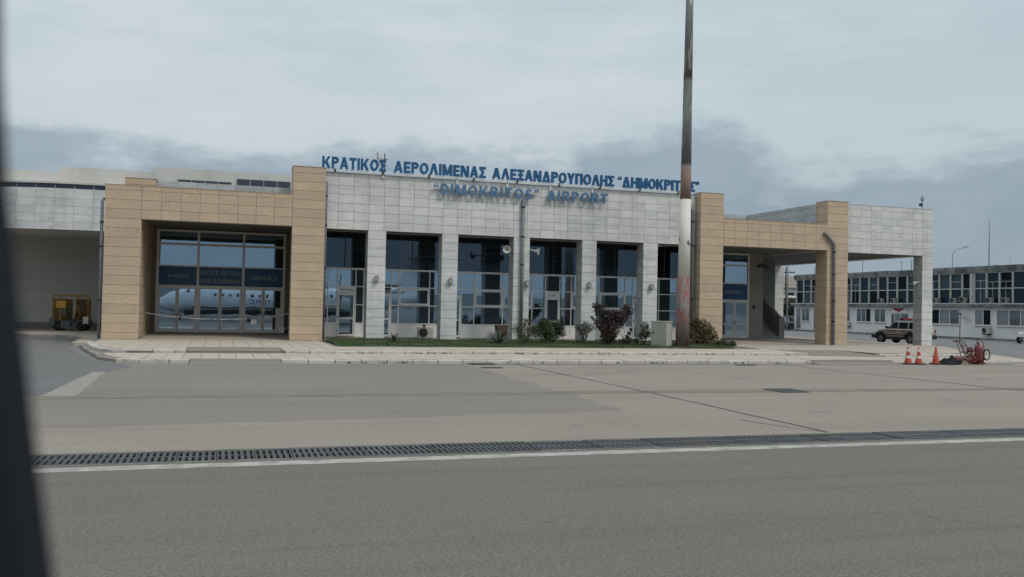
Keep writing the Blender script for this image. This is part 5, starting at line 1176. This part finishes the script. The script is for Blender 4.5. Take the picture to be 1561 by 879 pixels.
# ================================================================== VEHICLES
def make_car(lab, cat, loc, rz, paint, roofp, suv=True, name='parked_car', extras=True):
    """car built along +Y (nose at +Y), wheels on z = 0, centred on the wheelbase"""
    t = thing(name, lab, cat, loc, rz)
    Lr, Lf = -2.12, 2.18; hw = .89
    hood, belt, roof = 1.08, 1.10, 1.72
    def ring(y, w, zb, zt, tw): # half section mirrored
        pts = [(.0, zb), (w * .86, zb), (w * .97, zb + .10), (w, (zb + zt) * .52), (w * .985, zt - .12), (tw, zt), (0, zt + .02)]
        return [(x, y, z) for x, z in pts] + [(-x, y, z) for x, z in pts[-2:0:-1]]
    q = MB()
    q.loft([ring(-2.12, .80, .50, 1.02, .74), ring(-2.02, .87, .40, 1.10, .80), ring(-1.4, .89, .34, 1.10, .83), ring(0, .90, .32, 1.10, .84), ring(.95, .90, .32, 1.09, .82), ring(1.25, .89, .34, 1.06, .80), ring(1.85, .86, .40, .98, .74), ring(2.10, .78, .46, .86, .66), ring(2.18, .70, .52, .78, .58)])
    q.build('body', paint, t, True, local=True)
    def gr(z, f): # cabin outline at height z (f 0 belt, 1 roof)
        w = .80 - .14 * f; yb, yf = -2.02 + .20 * f, 1.02 - .78 * f
        if suv is False: yb = -1.6 + .5 * f
        return [(-w, yb, z), (w, yb, z), (w, (yb + yf) / 2, z), (w, yf - .15, z), (w * .7, yf, z), (-w * .7, yf, z), (-w, yf - .15, z), (-w, (yb + yf) / 2, z)]
    q = MB(); q.loft([gr(1.08, 0), gr(1.66, .88), gr(1.73, 1.08)]); q.build('cabin', roofp, t, local=True)
    def sidew(s, y0, y1, z0=1.14, z1=1.60): # a window on the sloping side
        q = MB(); e = .008
        def X(z): f = (z - 1.08) / .58 * .88; return (.80 - .14 * f + e) * s
        def C(y, z): return (X(z), y, z)
        q.face([C(y0[0], z0), C(y1[0], z0), C(y1[1], z1), C(y0[1], z1)]); q.build('window', car_glass, t, local=True)
    for s in (-1, 1):
        sidew(s, (-1.82, -1.70), (-1.10, -1.10)); sidew(s, (-1.00, -1.00), (-.22, -.22)); sidew(s, (-.12, -.12), (.78, .22))
    q = MB(); q.face([(-.68, -2.02 - .004, 1.16), (.68, -2.02 - .004, 1.16), (.58, -1.862, 1.60), (-.58, -1.862, 1.60)]); q.build('window', car_glass, t, local=True)
    q = MB(); q.face([(-.54, 1.0, 1.12), (.54, 1.0, 1.12), (.46, .38, 1.62), (-.46, .38, 1.62)]); q.build('windscreen', car_glass, t, local=True)
    for y in (-1.32, 1.33):
        for s in (-1, 1):
            q = MB(); q.lathe([(.22, -.12), (.35, -.12), (.385, -.07), (.385, .07), (.35, .12), (.22, .12)], (s * .80, y, .385), 22, 'x'); w_ = q.build('tyre', tyre_m, t, True, local=True)
            q = MB(); q.lathe([(.001, .03), (.05, .05), (.14, .03), (.2, .06), (.225, .09), (.225, -.09), (.001, -.09)], (s * .80 + (.025 if s > 0 else -.025), y, .385), 16, 'x')
            if s < 0: q.v = [(2 * (s * .80 - .025) - v[0], v[1], v[2]) for v in q.v]
            r_ = q.build('wheel_rim', rim_m, t, True, local=True)
            if suv:
                q = MB(); n = 12; A = [math.pi * i / n for i in range(n + 1)]; ri, ro = .39, .56; xo = s * .925; xi = s * .80
                for a, b in zip(A, A[1:]):
                    c = [(math.cos(a), max(.0, math.sin(a))), (math.cos(b), max(0, math.sin(b)))]
                    P = [(y + ro * c[0][0], .36 + ro * c[0][1]), (y + ro * c[1][0], .36 + ro * c[1][1]), (y + ri * c[1][0], .36 + ri * c[1][1]), (y + ri * c[0][0], .36 + ri * c[0][1])]
                    q.raw([(xo, u, v) for u, v in P] + [(xi, u, v) for u, v in P], [(0, 1, 2, 3), (4, 7, 6, 5), (0, 4, 5, 1), (2, 6, 7, 3)])
                q.build('fender_flare', car_black, t, local=True)
                q = MB(); q.cyl((s * .70, y, .37), (s * .905, y, .37), .41, None, 20); q.build('wheel_arch', black_m, t, local=True) if False else None
    q = MB(); q.box(-.84, .84, -2.24, -1.98, .42, .72); q.build('rear_bumper', car_black, t, local=True)
    q = MB(); q.box(-.80, .80, 1.95, 2.26, .40, .64); q.build('front_bumper', car_black, t, local=True)
    for s in (-1, 1):
        q = MB(); q.box(s * .875, s * .93, -.80, .82, .36, .50); q.build('side_sill', car_black, t, local=True)
        q = MB(); q.box(s * .80, s * .845, -2.135, -1.95, .78, 1.12); q.build('tail_light', tail_m, t, local=True)
        q = MB(); q.box(s * .86, s * 1.06, .62, .76, 1.12, 1.30); q.build('mirror', car_black, t, local=True)
        q = MB(); q.cyl((s * .52, 2.08, .78), (s * .52, 2.17, .78), .10, None, 14); q.build('headlight', car_glass, t, local=True)
        if extras:
            q = MB(); q.box(s * .893, s * .906, -1.95, 1.55, .985, 1.03); q.build('red_stripe', tail_m, t, local=True)
            q = MB(); q.box(s * .893, s * .915, -.82, .80, .66, .71); q.build('rubbing_strip', car_black, t, local=True)
            for y in (-.85, .05): q = MB(); q.box(s * .90, s * .93, y, y + .2, .93, .97); q.build('door_handle', car_black, t, local=True)
            q = MB(); q.tube([(s * .56, -1.6, 1.74), (s * .56, -1.5, 1.80), (s * .56, -.1, 1.80), (s * .56, .05, 1.74)], .02, 6); q.build('roof_rail', car_black, t, True, local=True)
    if extras:
        q = MB(); q.box(-.55, .55, -.42, -.16, 1.80, 1.93); q.build('light_bar', tail_m, t, local=True)
        q = MB(); q.box(-.60, .60, -.40, -.18, 1.735, 1.799); q.build('light_bar_mount', car_black, t, local=True)
    q = MB(); q.box(-.26, .26, -2.15, -2.125, .78, .90); q.build('number_plate', white_p, t, local=True)
    return t
car = make_car('gold off-road car with a red roof light bar behind the right canopy pier', 'car', (48.75, 55.75, .0), R(9), car_paint, car_white)
car2 = make_car('grey car parked far back beyond the staircase parapet', 'car', (68.3, 100.5, 0), R(100), car_grey, car_grey, name='parked_car', extras=False)

cart = thing('baggage_cart', 'white wheeled cart with a raised drawbar at the right edge of the road', 'cart', (63.25, 58.2, 0), R(8))
q = MB(); q.box(-.1, 1.9, -.6, .6, .38, .95); q.build('body', car_white, cart, local=True)
q = MB(); q.raw([(-.1, -.6, .5), (-.45, -.45, .55), (-.45, .45, .55), (-.1, .6, .5), (-.1, -.6, .95), (-.35, -.45, .85), (-.35, .45, .85), (-.1, .6, .95)], [(0, 1, 2, 3), (4, 7, 6, 5), (0, 4, 5, 1), (1, 5, 6, 2), (2, 6, 7, 3)]); q.build('nose', car_white, cart, local=True)
for x in (.0, 1.6):
    for y in (-.62, .62):
        q = MB(); q.lathe([(.16, -.09), (.28, -.09), (.31, -.05), (.31, .05), (.28, .09), (.16, .09)], (x, y, .31), 18, 'y'); q.build('tyre', tyre_m, cart, True, local=True)
        q = MB(); q.lathe([(.001, -.06), (.165, -.06), (.165, .06), (.001, .06)], (x, y, .31), 14, 'y'); q.build('wheel_rim', white_p, cart, local=True)
q = MB(); q.bar((-.40, -.3, .5), (-.95, -.3, 1.05), .05); q.build('drawbar', white_p, cart, local=True)
q = MB(); q.bar((-.3, -.3, .28), (-.7, -.3, .28), .06); q.build('tow_hook', steel_d, cart, local=True)

# ================================================================== OFFICE BUILDING ON THE RIGHT
B = thing('office_building', 'long two-storey white office block with a glazed upper floor and stained flat roof', 'office building', (70, 78, 0))
OX, OY0, OY1 = 70.0, 50.0, 99.6
MB().box(OX, 82, OY0, OY1, -.05, 3.12).build('wall', off_wall, B)
MB().box(OX + .45, 82, OY0, OY1 - .4, 3.5, 6.4).build('upper_core', dark_in, B)
MB().box(69.45, 82, OY0, OY1, 3.125, 3.42).build('floor_slab', off_conc, B)
MB().box(69.40, 69.47, OY0, OY1, 3.36, 3.47).build('slab_edge', off_frame, B)
MB().box(69.75, 82, OY0, OY1 - .2, 6.46, 6.72).build('roof', off_conc, B)
rp = MB()
y = OY0
while y < OY1 - .2:
    l = random.uniform(2.2, 5.5); y2 = min(y + l, OY1 - .2); rp.box(69.72, 69.95, y + .01, y2, 6.70, 7.02 + random.uniform(-.05, .05)); y = y2
rp.build('roof_parapet', off_conc, B)
MB().box(69.9, 70.3, OY0, OY1, 6.36, 6.455).build('head_rail', off_frame, B)
MB().box(69.1, 70, OY0, OY1, -.02, .13).build('plinth', off_conc, B)
k0 = -10
for k in range(k0, 23):
    y = 65.83 + 1.508 * k
    MB().box(69.82, 70.06, y - .065, y + .065, 3.43, 6.36).build('mullion', off_frame, B)
fr = MB(); fr.box(69.88, 70.02, 50.75, 99.0, 4.84, 4.93).build('transom', off_frame, B); fr = B.children[-1]
for k in range(k0, 22):
    y0, y1 = 65.83 + 1.508 * k + .065, 65.83 + 1.508 * (k + 1) - .065
    for z0, z1 in ((3.43, 4.84), (4.93, 6.36)):
        gmat = random.choice((glass_b, glass_b, glass_b2, glass_b3)); key = ('ow', z0, gmat.name)
        if key not in PANEL: PANEL[key] = MB().box(-.006, .006, -(y1 - y0) / 2, (y1 - y0) / 2, -(z1 - z0) / 2, (z1 - z0) / 2).mesh('pane', gmat)
        link('pane', PANEL[key], B, (70.0, (y0 + y1) / 2, (z0 + z1) / 2), (0, random.gauss(0, .004), random.gauss(0, .006)))
    if k % 2 == 0 or random.random() < .4:
        q = MB(); zz = random.uniform(5.5, 5.75); q.box(69.985, 69.993, y0, y1, zz - .02, zz + .02)
        if random.random() < .5: yy = y0 + (y1 - y0) * random.uniform(.35, .65); q.box(69.985, 69.992, yy - .02, yy + .02, 3.45, zz - .021)
        q.build('glazing_bar', MATS['dark_interior'] if random.random() < .2 else alu_g, B)
MB().box(69.90, 70.04, 70.6, 70.95, 3.43, 6.36).build('column', off_frame, B)
def owin(y0, y1, z0, z1, div, door=False):
    q = MB(); w = .07; xa, xb = 69.93, 70.03
    q.box(xa, xb, y0, y0 + w, z0, z1); q.box(xa, xb, y1 - w, y1, z0, z1); q.box(xa + .003, xb, y0 + w, y1 - w, z1 - w, z1); q.box(xa + .003, xb, y0 + w, y1 - w, z0, z0 + w)
    for d in div: q.box(xa + .006, xb, d - w / 2, d + w / 2, z0 + w, z1 - w)
    f = q.build('door' if door else 'window', alu_w, B)
    ys = [y0 + w] + [v for d in sorted(div) for v in (d - w / 2, d + w / 2)] + [y1 - w]
    for a, b in zip(ys[::2], ys[1::2]):
        MB().box(69.985, 69.995, a, b, z0 + w, z1 - w).build('pane', random.choice((glass_clear, glass_clear, glass_cur, glass_b2)), f)
    if not door: MB().box(69.86, 69.925, y0 - .05, y1 + .05, z0 - .07, z0 - .005).build('sill', off_frame, f)
owin(72.25, 76.3, 1.33, 2.88, (73.53, 74.9)); owin(68.35, 70.36, 1.33, 2.88, (69.33,)); owin(63.6, 67.75, 1.33, 2.88, (66.3, 65.0)); owin(58.6, 62.6, 1.33, 2.88, (60, 61.3)); owin(52, 56, 1.33, 2.88, (53.4, 54.7))
owin(85.15, 87.6, 1.32, 2.88, (86.0, 86.78)); owin(82.75, 84.6, 1.32, 2.88, (83.66,)); owin(88.7, 90.6, 1.3, 2.88, (89.6,)); owin(91.6, 93.6, 1.3, 2.88, (92.6,))
owin(79.2, 81.95, .14, 2.42, (80.4, 81.4), True); owin(98.1, 99.15, .2, 2.85, (), True); owin(96.35, 97.95, 1.2, 2.85, (97.25,)); owin(94.5, 95.6, .2, 2.85, (), True)
sg = thing('fire_station_sign', 'white sign with a red downward triangle above the office door behind the gold car', 'sign', (69.95, 80.7, 2.45))
MB().box(69.90, 69.97, 79.15, 82.25, 2.46, 2.98).build('board', white_p, sg)
q = MB(); q.raw([(69.89, 81.75, 2.93), (69.89, 79.75, 2.93), (69.89, 79.75, 2.86), (69.89, 80.7, 2.50), (69.89, 81.75, 2.86), (69.899, 81.75, 2.93), (69.899, 79.75, 2.93), (69.899, 79.75, 2.86), (69.899, 80.7, 2.50), (69.899, 81.75, 2.86)], [(0, 1, 2, 3, 4), (9, 8, 7, 6, 5), (2, 7, 8, 3), (3, 8, 9, 4)]); q.build('red_triangle', tail_m, sg)
q = MB()
for y in (82.0, 79.45): q.box(69.885, 69.899, y - .05, y + .05, 2.62, 2.72); q.box(69.885, 69.899, y - .05, y + .05, 2.76, 2.86); q.box(69.885, 69.899, y + .08, y + .14, 2.62, 2.72)
q.build('emblem', black_m, sg)
for y, lab, rz, z, xo in ((75.1, 'air conditioner on the office ledge just right of the canopy pier', -90, 3.43, 69.66), (72.7, 'air conditioner on the office ledge between the canopy pier and the tilted one', -90, 3.43, 69.66), (71.55, 'tilted air conditioner on the office ledge below the plain column', -70, 3.43, 69.62),
                   (68.25, 'air conditioner on the office ledge right of the plain column', -90, 3.43, 69.66), (66.45, 'air conditioner on the office ledge near the right edge of the photo', -90, 3.43, 69.66), (83.2, 'air conditioner on the office ledge above the two-pane window', -90, 3.43, 69.66), (81.2, 'air conditioner on the office ledge above the red triangle sign', -90, 3.43, 69.66)):
    a_ = ac_unit((xo, y, z), R(rz), lab, .9, 'air conditioners on the office ledge', M('dimmed_ac_casing', (.25, .24, .22), .7, .15, 3))  # dimness of the ledge units put into a darker casing colour
    if 'tilted air' in lab: a_.rotation_euler = (0, R(11), R(rz)); a_.location.z += .06; MB().box(-.42, -.3, -.15, .15, -.09, 0).build('prop', black_m, a_, local=True)
a_ = ac_unit((69.75, 68.7, .52), R(-90), 'air conditioner mounted low on the office wall below the two-pane window', 1.0)
MB().box(69.6, 70, 68.35, 69.05, .46, .52).build('wall_bracket', steel_d, a_)
a_ = ac_unit((69.75, 88.95, .75), R(-90), 'small air conditioner on the office wall just right of the beige pier', .8)
MB().box(69.6, 70, 88.7, 89.2, .69, .75).build('wall_bracket', steel_d, a_)
an = thing('radio_mast', 'tall thin radio mast with stay wires rising from the office roof', 'radio mast', (74, 72.65, 6.72))
MB().cyl((74, 72.65, 6.72), (74, 72.65, 9.4), .05, .04, 8).build('pole', steel_d, an); MB().cyl((74, 72.65, 9.4), (74, 72.65, 12.0), .035, .015, 8).build('whip', steel_d, an)
q = MB(); q.bar((74, 72.65, 9.0), (74, 70.9, 8.4), .008); q.bar((74, 70.0, 8.1), (74, 70.0, 6.72), .012); q.build('stay_wire', steel_d, an)
def antenna(loc, h, lab, bars=0):
    t = thing('roof_antenna', lab, 'antenna', loc, 0, 'antennas on the office roof')
    MB().cyl((0, 0, 0), (0, 0, h), .035, .02, 7).build('pole', steel_d, t, local=True)
    if bars:
        q = MB()
        for i in range(bars): z = h - .12 - .22 * i; q.bar((0, -.28 + .04 * i, z), (0, .28 - .04 * i, z), .02)
        q.build('element', steel_d, t, local=True)
antenna((72.5, 89.8, 6.72), 3.0, 'thin bare antenna on the office roof next to the beige pier')
antenna((72.5, 83.3, 6.72), 1.5, 'short antenna on the office roof to the left of the barred one', 1)
antenna((72.5, 81.8, 6.72), 1.7, 'barred antenna on the office roof left of the canopy pier', 4)
antenna((73, 70.9, 6.72), .7, 'very short antenna on the office roof right of the tall radio mast', 2)
def lamp_post(loc, h, arm, lab, cat='street lamp', r=.07, group=None):
    t = thing('street_lamp', lab, cat, loc, 0, group)
    pts = [(0, 0, 0), (0, 0, h * .93), (arm[0] * .25, arm[1] * .25, h * .985), (arm[0], arm[1], h)]
    MB().tube(pts, r, 8, [r * 1.2, r * .8, r * .7, r * .6]).build('pole', galv, t, True, local=True)
    q = MB(); q.box(arm[0] - .10, arm[0] + .10, arm[1] - .28, arm[1] + .28, h - .02, h + .07); q.build('lamp_head', galv, t, local=True)
lamp_post((85, 89.0, 0), 10.5, (0, -2.2), 'curved street lamp showing above the office roof right of the canopy', r=.045)
lamp_post((79.2, 108, 0), 9.3, (1.2, -.5), 'street lamp seen above the far end of the office roof')
lamp_post((67.5, 97.5, 0), 8.6, (-1.0, 0), 'pale lamp post in front of the far office corner', r=.10)
tq = thing('thin_post', 'thin rusty post with a small head at the roadside behind the extinguishers', 'post', (58.9, 60.8, 0))
MB().cyl((58.9, 60.8, 0), (58.95, 60.8, 2.35), .035, .03, 8).build('pole', rust_m, tq); MB().box(58.82, 59.05, 60.7, 60.9, 2.3, 2.42).build('head', steel_d, tq)
up_ = thing('utility_pole', 'dark wooden utility pole with a crossarm seen through the right porch', 'utility pole', (75.9, 110, 0))
MB().cyl((75.9, 110, 0), (75.85, 110, 8.6), .13, .09, 8).build('pole', steel_d, up_)
MB().box(74.6, 77.3, 109.9, 110.1, 7.85, 7.98).build('crossarm', steel_d, up_)
q = MB()
for x in (74.7, 75.2, 76.6, 77.2): q.cyl((x, 110, 7.98), (x, 110, 8.22), .05, .03, 7)
q.build('insulator', steel_d, up_); MB().box(75.4, 76.3, 109.9, 110.1, 6.1, 6.2).build('bracket', steel_d, up_)
# background seen through the porch: house, trees, hills
hs = thing('house', 'pale distant house with a brown gabled roof seen through the right porch', 'house', (103, 150, 0))
MB().box(96, 112, 150, 160, 0, 7.2).build('wall', far_wall, hs); MB().box(95.6, 112.4, 149.6, 160, 7.2, 7.5).build('eaves', white_p, hs)
q = MB(); q.raw([(95.5, 149.5, 7.5), (112.5, 149.5, 7.5), (112.5, 160.5, 7.5), (95.5, 160.5, 7.5), (99, 155, 9.6), (109, 155, 9.6)], [(0, 1, 5, 4), (1, 2, 5), (2, 3, 4, 5), (3, 0, 4)]); q.build('roof', tile_roof, hs)
for x in (98, 101, 104, 107): MB().box(x, x + 1.3, 149.93, 150.0, 4.4, 6.2).build('window', glass_b, hs)
sh = thing('shed', 'low brick outbuilding with a flat white edge behind the trees', 'outbuilding', (80, 122, 0))
MB().box(76, 90, 122, 130, 0, 4.6).build('wall', brick_wall, sh); MB().box(75.8, 90.2, 121.8, 130, 4.6, 4.95).build('roof', white_p, sh)
for x in (77.5, 80, 82.5): MB().box(x, x + 1.2, 121.94, 122.0, 2.0, 3.8).build('window', glass_b, sh)
def tree(loc, h, r, lab, n=900):
    t = thing('tree', lab, 'tree', loc, 0, 'trees beyond the far office corner')
    MB().tube([(0, 0, 0), (.08, .05, h * .4), (0, 0, h * .75)], .15, 7, [.18, .13, .06]).build('trunk', trunk_m, t, local=True)
    q = MB(); bl = [(random.uniform(-.6, .6) * r, random.uniform(-.6, .6) * r, h * random.uniform(.45, .85), r * random.uniform(.4, .65)) for _ in range(7)]; leaf_cloud(q, bl, n, .22); q.build('crown', leaf_tree, t, local=True)
tree((73.0, 106, 0), 3.9, 1.7, 'low dark tree just behind the lamp post beyond the staircase')
tree((76.2, 107, 0), 4.4, 1.8, 'slightly taller dark tree under the utility pole')
tree((79.6, 113, 0), 4.2, 2.0, 'dark tree further back beside the brick outbuilding')
tree((71.0, 112, 0), 4.6, 2.0, 'dark tree half hidden by the white back pier')
fe = thing('fence', 'grey boarded fence in front of the far trees', 'fence', (73, 103.5, 0))
for i in range(14): MB().box(68 + i * .8, 68.76 + i * .8, 103.5, 103.56, 0, 1.9 + random.uniform(-.04, .04)).build('fence_board', M('fence_grey', (.13, .14, .14), .9, .15, 1.5, rnd=.12), fe)
def hills(name, cx, cy, w, d, h, seed, ax=0):
    rn = random.Random(seed); q = MB(); n = 60; P = []
    ph = [rn.uniform(0, 6.28) for _ in range(5)]
    for i in range(n + 1):
        f = i / n; s = (f - .5) * w; e = math.sin(math.pi * f) ** .5 * h * (.62 + .2 * math.sin(5 * f * 3 + ph[0]) + .12 * math.sin(13 * f * 3 + ph[1]) + .05 * math.sin(31 * f * 3 + ph[2]))
        for v, z in ((-d, -1), (-d * .4, e * .75), (0, e), (d, -1)): P.append((cx + s, cy + v, z) if ax == 0 else (cx + v, cy + s, z))
    q.raw(P, [(i * 4 + k, (i + 1) * 4 + k, (i + 1) * 4 + k + 1, i * 4 + k + 1) for i in range(n) for k in range(3)]); return struct(name, q, hill_m, True)
hills('hills', 2200, 3300, 3600, 500, 175, 4)
hills('hills', 100, -900, 4200, 150, 46, 9)

# ================================================================== LOADER IN THE LEFT RECESS
ld = thing('belt_loader', 'dirty, shade-dimmed yellow and grey airport machine parked in the dark recess on the left', 'ground equipment', (-9.0, 62, .15))
MB().box(-9.9, -7.7, 61.4, 63.0, .45, .78).build('chassis', grey_mach, ld)
for x in (-9.4, -8.1):
    for y in (61.35, 63.0):
        q = MB(); q.lathe([(.14, -.1), (.28, -.1), (.31, -.05), (.31, .05), (.28, .1), (.14, .1)], (x, y, .46), 16, 'y'); q.build('tyre', tyre_m, ld, True)
for x in (-9.75, -9.35, -8.35, -7.80): MB().box(x - .05, x + .05, 61.4, 61.5, .78, 2.25).build('post', yellow_m, ld)
MB().box(-9.8, -7.75, 61.4, 61.5, 2.25, 2.36).build('cross_beam', yellow_m, ld)
MB().box(-9.85, -7.75, 62.3, 62.45, .78, 2.1).build('rear_panel', M('faded_yellow', (.20, .125, .035), .8, .2, 2), ld)
MB().box(-9.55, -9.0, 61.15, 61.39, 1.55, 1.98).build('control_box', M('bright_yellow', (.55, .30, .05), .5, .06, 2), ld)
MB().box(-9.35, -9.0, 61.2, 61.39, 1.1, 1.5).build('motor', grey_mach, ld)
MB().box(-8.02, -7.72, 61.1, 61.39, .60, 1.02).build('white_box', ac_m, ld)
q = MB(); q.tube([(-8.9, 61.3, 1.6), (-8.8, 61.1, 1.0), (-8.5, 61.1, .8), (-8.3, 61.2, 1.4), (-8.35, 61.3, 2.0)], .05, 7); q.build('hose', black_m, ld, True)
q = MB()
for i in range(11): q.box(-8.62, -8.44, 61.22, 61.39, .82 + i * .115, .90 + i * .115)
q.build('chain_ladder', galv, ld)
for k in range(7):
    x = random.uniform(-9.6, -7.9); x2 = x + random.uniform(-.5, .5); q = MB(); q.tube([(x, 61.25, random.uniform(.8, 1.2)), ((x + x2) / 2, 61.15, random.uniform(1.2, 1.7)), (x2, 61.3, random.uniform(1.6, 2.2))], .035, 6); q.build('pipe', random.choice((yellow_m, grey_mach, rust_m)), ld, True)
MB().box(-9.9, -9.6, 61.2, 61.39, .5, .9).build('step', grey_mach, ld); MB().box(-9.25, -8.75, 61.15, 61.39, .3, .75).build('jack', grey_mach, ld)

# ================================================================== WINDOW PILLAR AT THE VIEWER'S LEFT
wp = thing('window_pillar', 'black out-of-focus window pillar along the left edge of the view', 'window pillar', (-.14, .33, 0))
zs = [0.0, 1.2, 1.86, 1.93, 2.0, 2.06, 2.12, 2.2, 2.6, 3.0]
prof = [(0.0, -.030), (1.0, -.034), (1.80, -.0375), (1.90, -.0415), (1.969, -.0500), (2.007, -.0557), (2.05, -.0615), (2.093, -.0667), (2.135, -.0700), (2.25, -.0745), (2.6, -.082)]
q = MB(); rings = []
for z, e in prof:
    e += .0005
    rings.append([(e, .33, z), (e - .006, .315, z), (e - .05, .305, z), (e - .12, .31, z), (e - .13, .40, z), (e - .05, .42, z), (e - .006, .36, z)])
q.loft(rings); q.build('pillar_post', pillar_m, wp)
q = MB(); q.box(-.30, .10, .25, .50, 0, .03); q.build('foot_plate', steel_d, wp)

# ================================================================== AIRCRAFT BEHIND THE VIEWER (seen mirrored in the glass)
A = thing('aircraft', 'white propeller airliner reflected in the glass of the arrivals doors', 'aircraft', (4, -3.0, 0))
FY, FZ, FR = -3.0, 2.32, 1.62
q = MB(); rings = []; n = 28
for x, r, dz in ((-7.3, .06, -.62), (-7.0, .34, -.58), (-6.4, .72, -.48), (-5.6, 1.05, -.33), (-4.7, 1.30, -.16), (-3.6, 1.50, -.04), (-2.2, 1.60, 0), (0, 1.62, 0), (13, 1.62, 0), (16, 1.5, .1), (19, 1.1, .42), (21.5, .6, .8), (22.5, .2, .95)):
    rings.append([(x, FY + r * math.cos(2 * math.pi * i / n), FZ + dz + r * math.sin(2 * math.pi * i / n)) for i in range(n)])
q.loft(rings); q.build('fuselage', plane_w, A, True)
q = MB(); q.lathe([(1.60, 0), (1.64, .2)], (0, 0, 0), 4)
q = MB(); rings = []
for x in (-4.0, 0, 13, 16): rings.append([(x, FY + 1.64 * math.cos(t), FZ + 1.64 * math.sin(t) - (.12 if x < -3 else 0) + (.1 if x > 15 else 0)) for t in [R(-40 - 100 * k / 10) for k in range(11)]])
q.loft(rings, close=False, caps=False); q.build('belly', plane_g, A, True)
q = MB(); rings = []
for x in (-3.2, 13): rings.append([(x, FY + 1.632 * math.cos(t), FZ + 1.632 * math.sin(t)) for t in [R(-28 - 3 * k) for k in range(3)]])
q.loft(rings, close=False, caps=False); q.build('stripe', steel_d, A, True)
for i in range(17):
    if 10 < i < 12: continue
    x = -.6 + i * .82; q = MB(); t0 = R(22)
    q.face([(x - .14, FY + 1.634 * math.cos(R(16)), FZ + 1.634 * math.sin(R(16))), (x + .14, FY + 1.634 * math.cos(R(16)), FZ + 1.634 * math.sin(R(16))), (x + .14, FY + 1.634 * math.cos(R(29)), FZ + 1.634 * math.sin(R(29))), (x - .14, FY + 1.634 * math.cos(R(29)), FZ + 1.634 * math.sin(R(29)))])
    q.build('cabin_window', steel_d, A)
for x0, x1 in ((-5.1, -4.55), (-4.5, -3.95), (-3.9, -3.4)):
    q = MB()
    def fp(x, a):
        r = 1.05 + (x + 5.6) / (5.6 - 3.6) * .45; dz = -.33 + (x + 5.6) / 2.0 * .29; return (x, FY + (r + .015) * math.cos(R(a)), FZ + dz + (r + .015) * math.sin(R(a)))
    q.face([fp(x0, 38), fp(x1, 36), fp(x1, 56), fp(x0, 56)]); q.build('cockpit_window', steel_d, A)
tx = MB(); xx = 6.9; bmj = bmesh.new()
for c in 'OLYMPIC':
    me, w = glyph(c, .78, .02, 0.0); tmp = me.copy(); tmp.transform(Matrix.Translation((xx - 4, FY + 1.64 - (-3.0), 2.02)) @ Matrix.Rotation(math.pi, 4, 'Z')); bmj.from_mesh(tmp); bpy.data.meshes.remove(tmp); xx -= w + .16
me = bpy.data.meshes.new('lettering'); bmj.to_mesh(me); bmj.free(); me.materials.append(blue_sign); o = bpy.data.objects.new('lettering', me); COL.objects.link(o); o.parent = A
q = MB(); q.raw([(14.6, -15.5, 4.1), (16.2, -15.5, 4.1), (17.4, -3, 3.95), (14.2, -3, 3.95), (17.4, 9.3, 4.1), (15.6, 9.3, 4.1)] + [(14.6, -15.5, 4.25), (16.2, -15.5, 4.2), (17.4, -3, 4.25), (14.2, -3, 4.3), (17.4, 9.3, 4.2), (15.6, 9.3, 4.25)],
    [(0, 1, 2, 3), (3, 2, 4, 5), (9, 8, 7, 6), (11, 10, 8, 9), (0, 3, 9, 6), (3, 5, 11, 9), (1, 7, 8, 2), (2, 8, 10, 4), (0, 6, 7, 1), (4, 10, 11, 5)]); q.build('wing', plane_g, A)
for y in (2.6, -8.6):
    q = MB(); rings = []
    for x, r, dz in ((12.2, .36, 0), (12.6, .52, 0), (14.5, .62, .05), (17, .5, .2), (19, .2, .4)): rings.append([(x, y + r * math.cos(2 * math.pi * i / 16), 3.35 + dz + r * math.sin(2 * math.pi * i / 16)) for i in range(16)])
    q.loft(rings); nc = q.build('engine_nacelle', plane_w, A, True)
    q = MB(); q.lathe([(.001, -.5), (.14, -.4), (.22, -.15), (.24, 0)], (12.2, y, 3.35), 12, 'x'); q.build('spinner', plane_g, nc, True)
    for k in range(6):
        a = k * math.pi / 3 + .3; q = MB(); q.bar((11.95, y + .2 * math.cos(a), 3.35 + .2 * math.sin(a)), (11.95, y + 1.9 * math.cos(a), 3.35 + 1.9 * math.sin(a)), .24, .05, (1, .4, 0)); q.build('propeller_blade', steel_d, nc)
q = MB(); q.raw([(18.2, -3.06, 3.6), (22.0, -3.06, 3.4), (23.0, -3.04, 7.6), (21.2, -3.04, 7.7), (18.2, -2.94, 3.6), (22.0, -2.94, 3.4), (23.0, -2.96, 7.6), (21.2, -2.96, 7.7)], [(0, 1, 2, 3), (7, 6, 5, 4), (0, 3, 7, 4), (1, 5, 6, 2), (2, 6, 7, 3)]); q.build('tail_fin', plane_w, A)
MB().box(21.0, 22.8, -6.8, .8, 7.7, 7.82).build('tailplane', plane_w, A)
for x, y in ((-4.6, -3.0), (14.5, -1.2), (14.5, -4.8)):
    q = MB(); q.bar((x, y, .3), (x, y, 1.3 if x < 0 else 1.5), .12); g_ = q.build('landing_gear', steel_d, A)
    for dy in (-.2, .2): q = MB(); q.lathe([(.001, -.1), (.3, -.1), (.36, -.05), (.36, .05), (.3, .1), (.001, .1)], (x, y + dy, .35), 16, 'y'); q.build('tyre', tyre_m, g_, True)
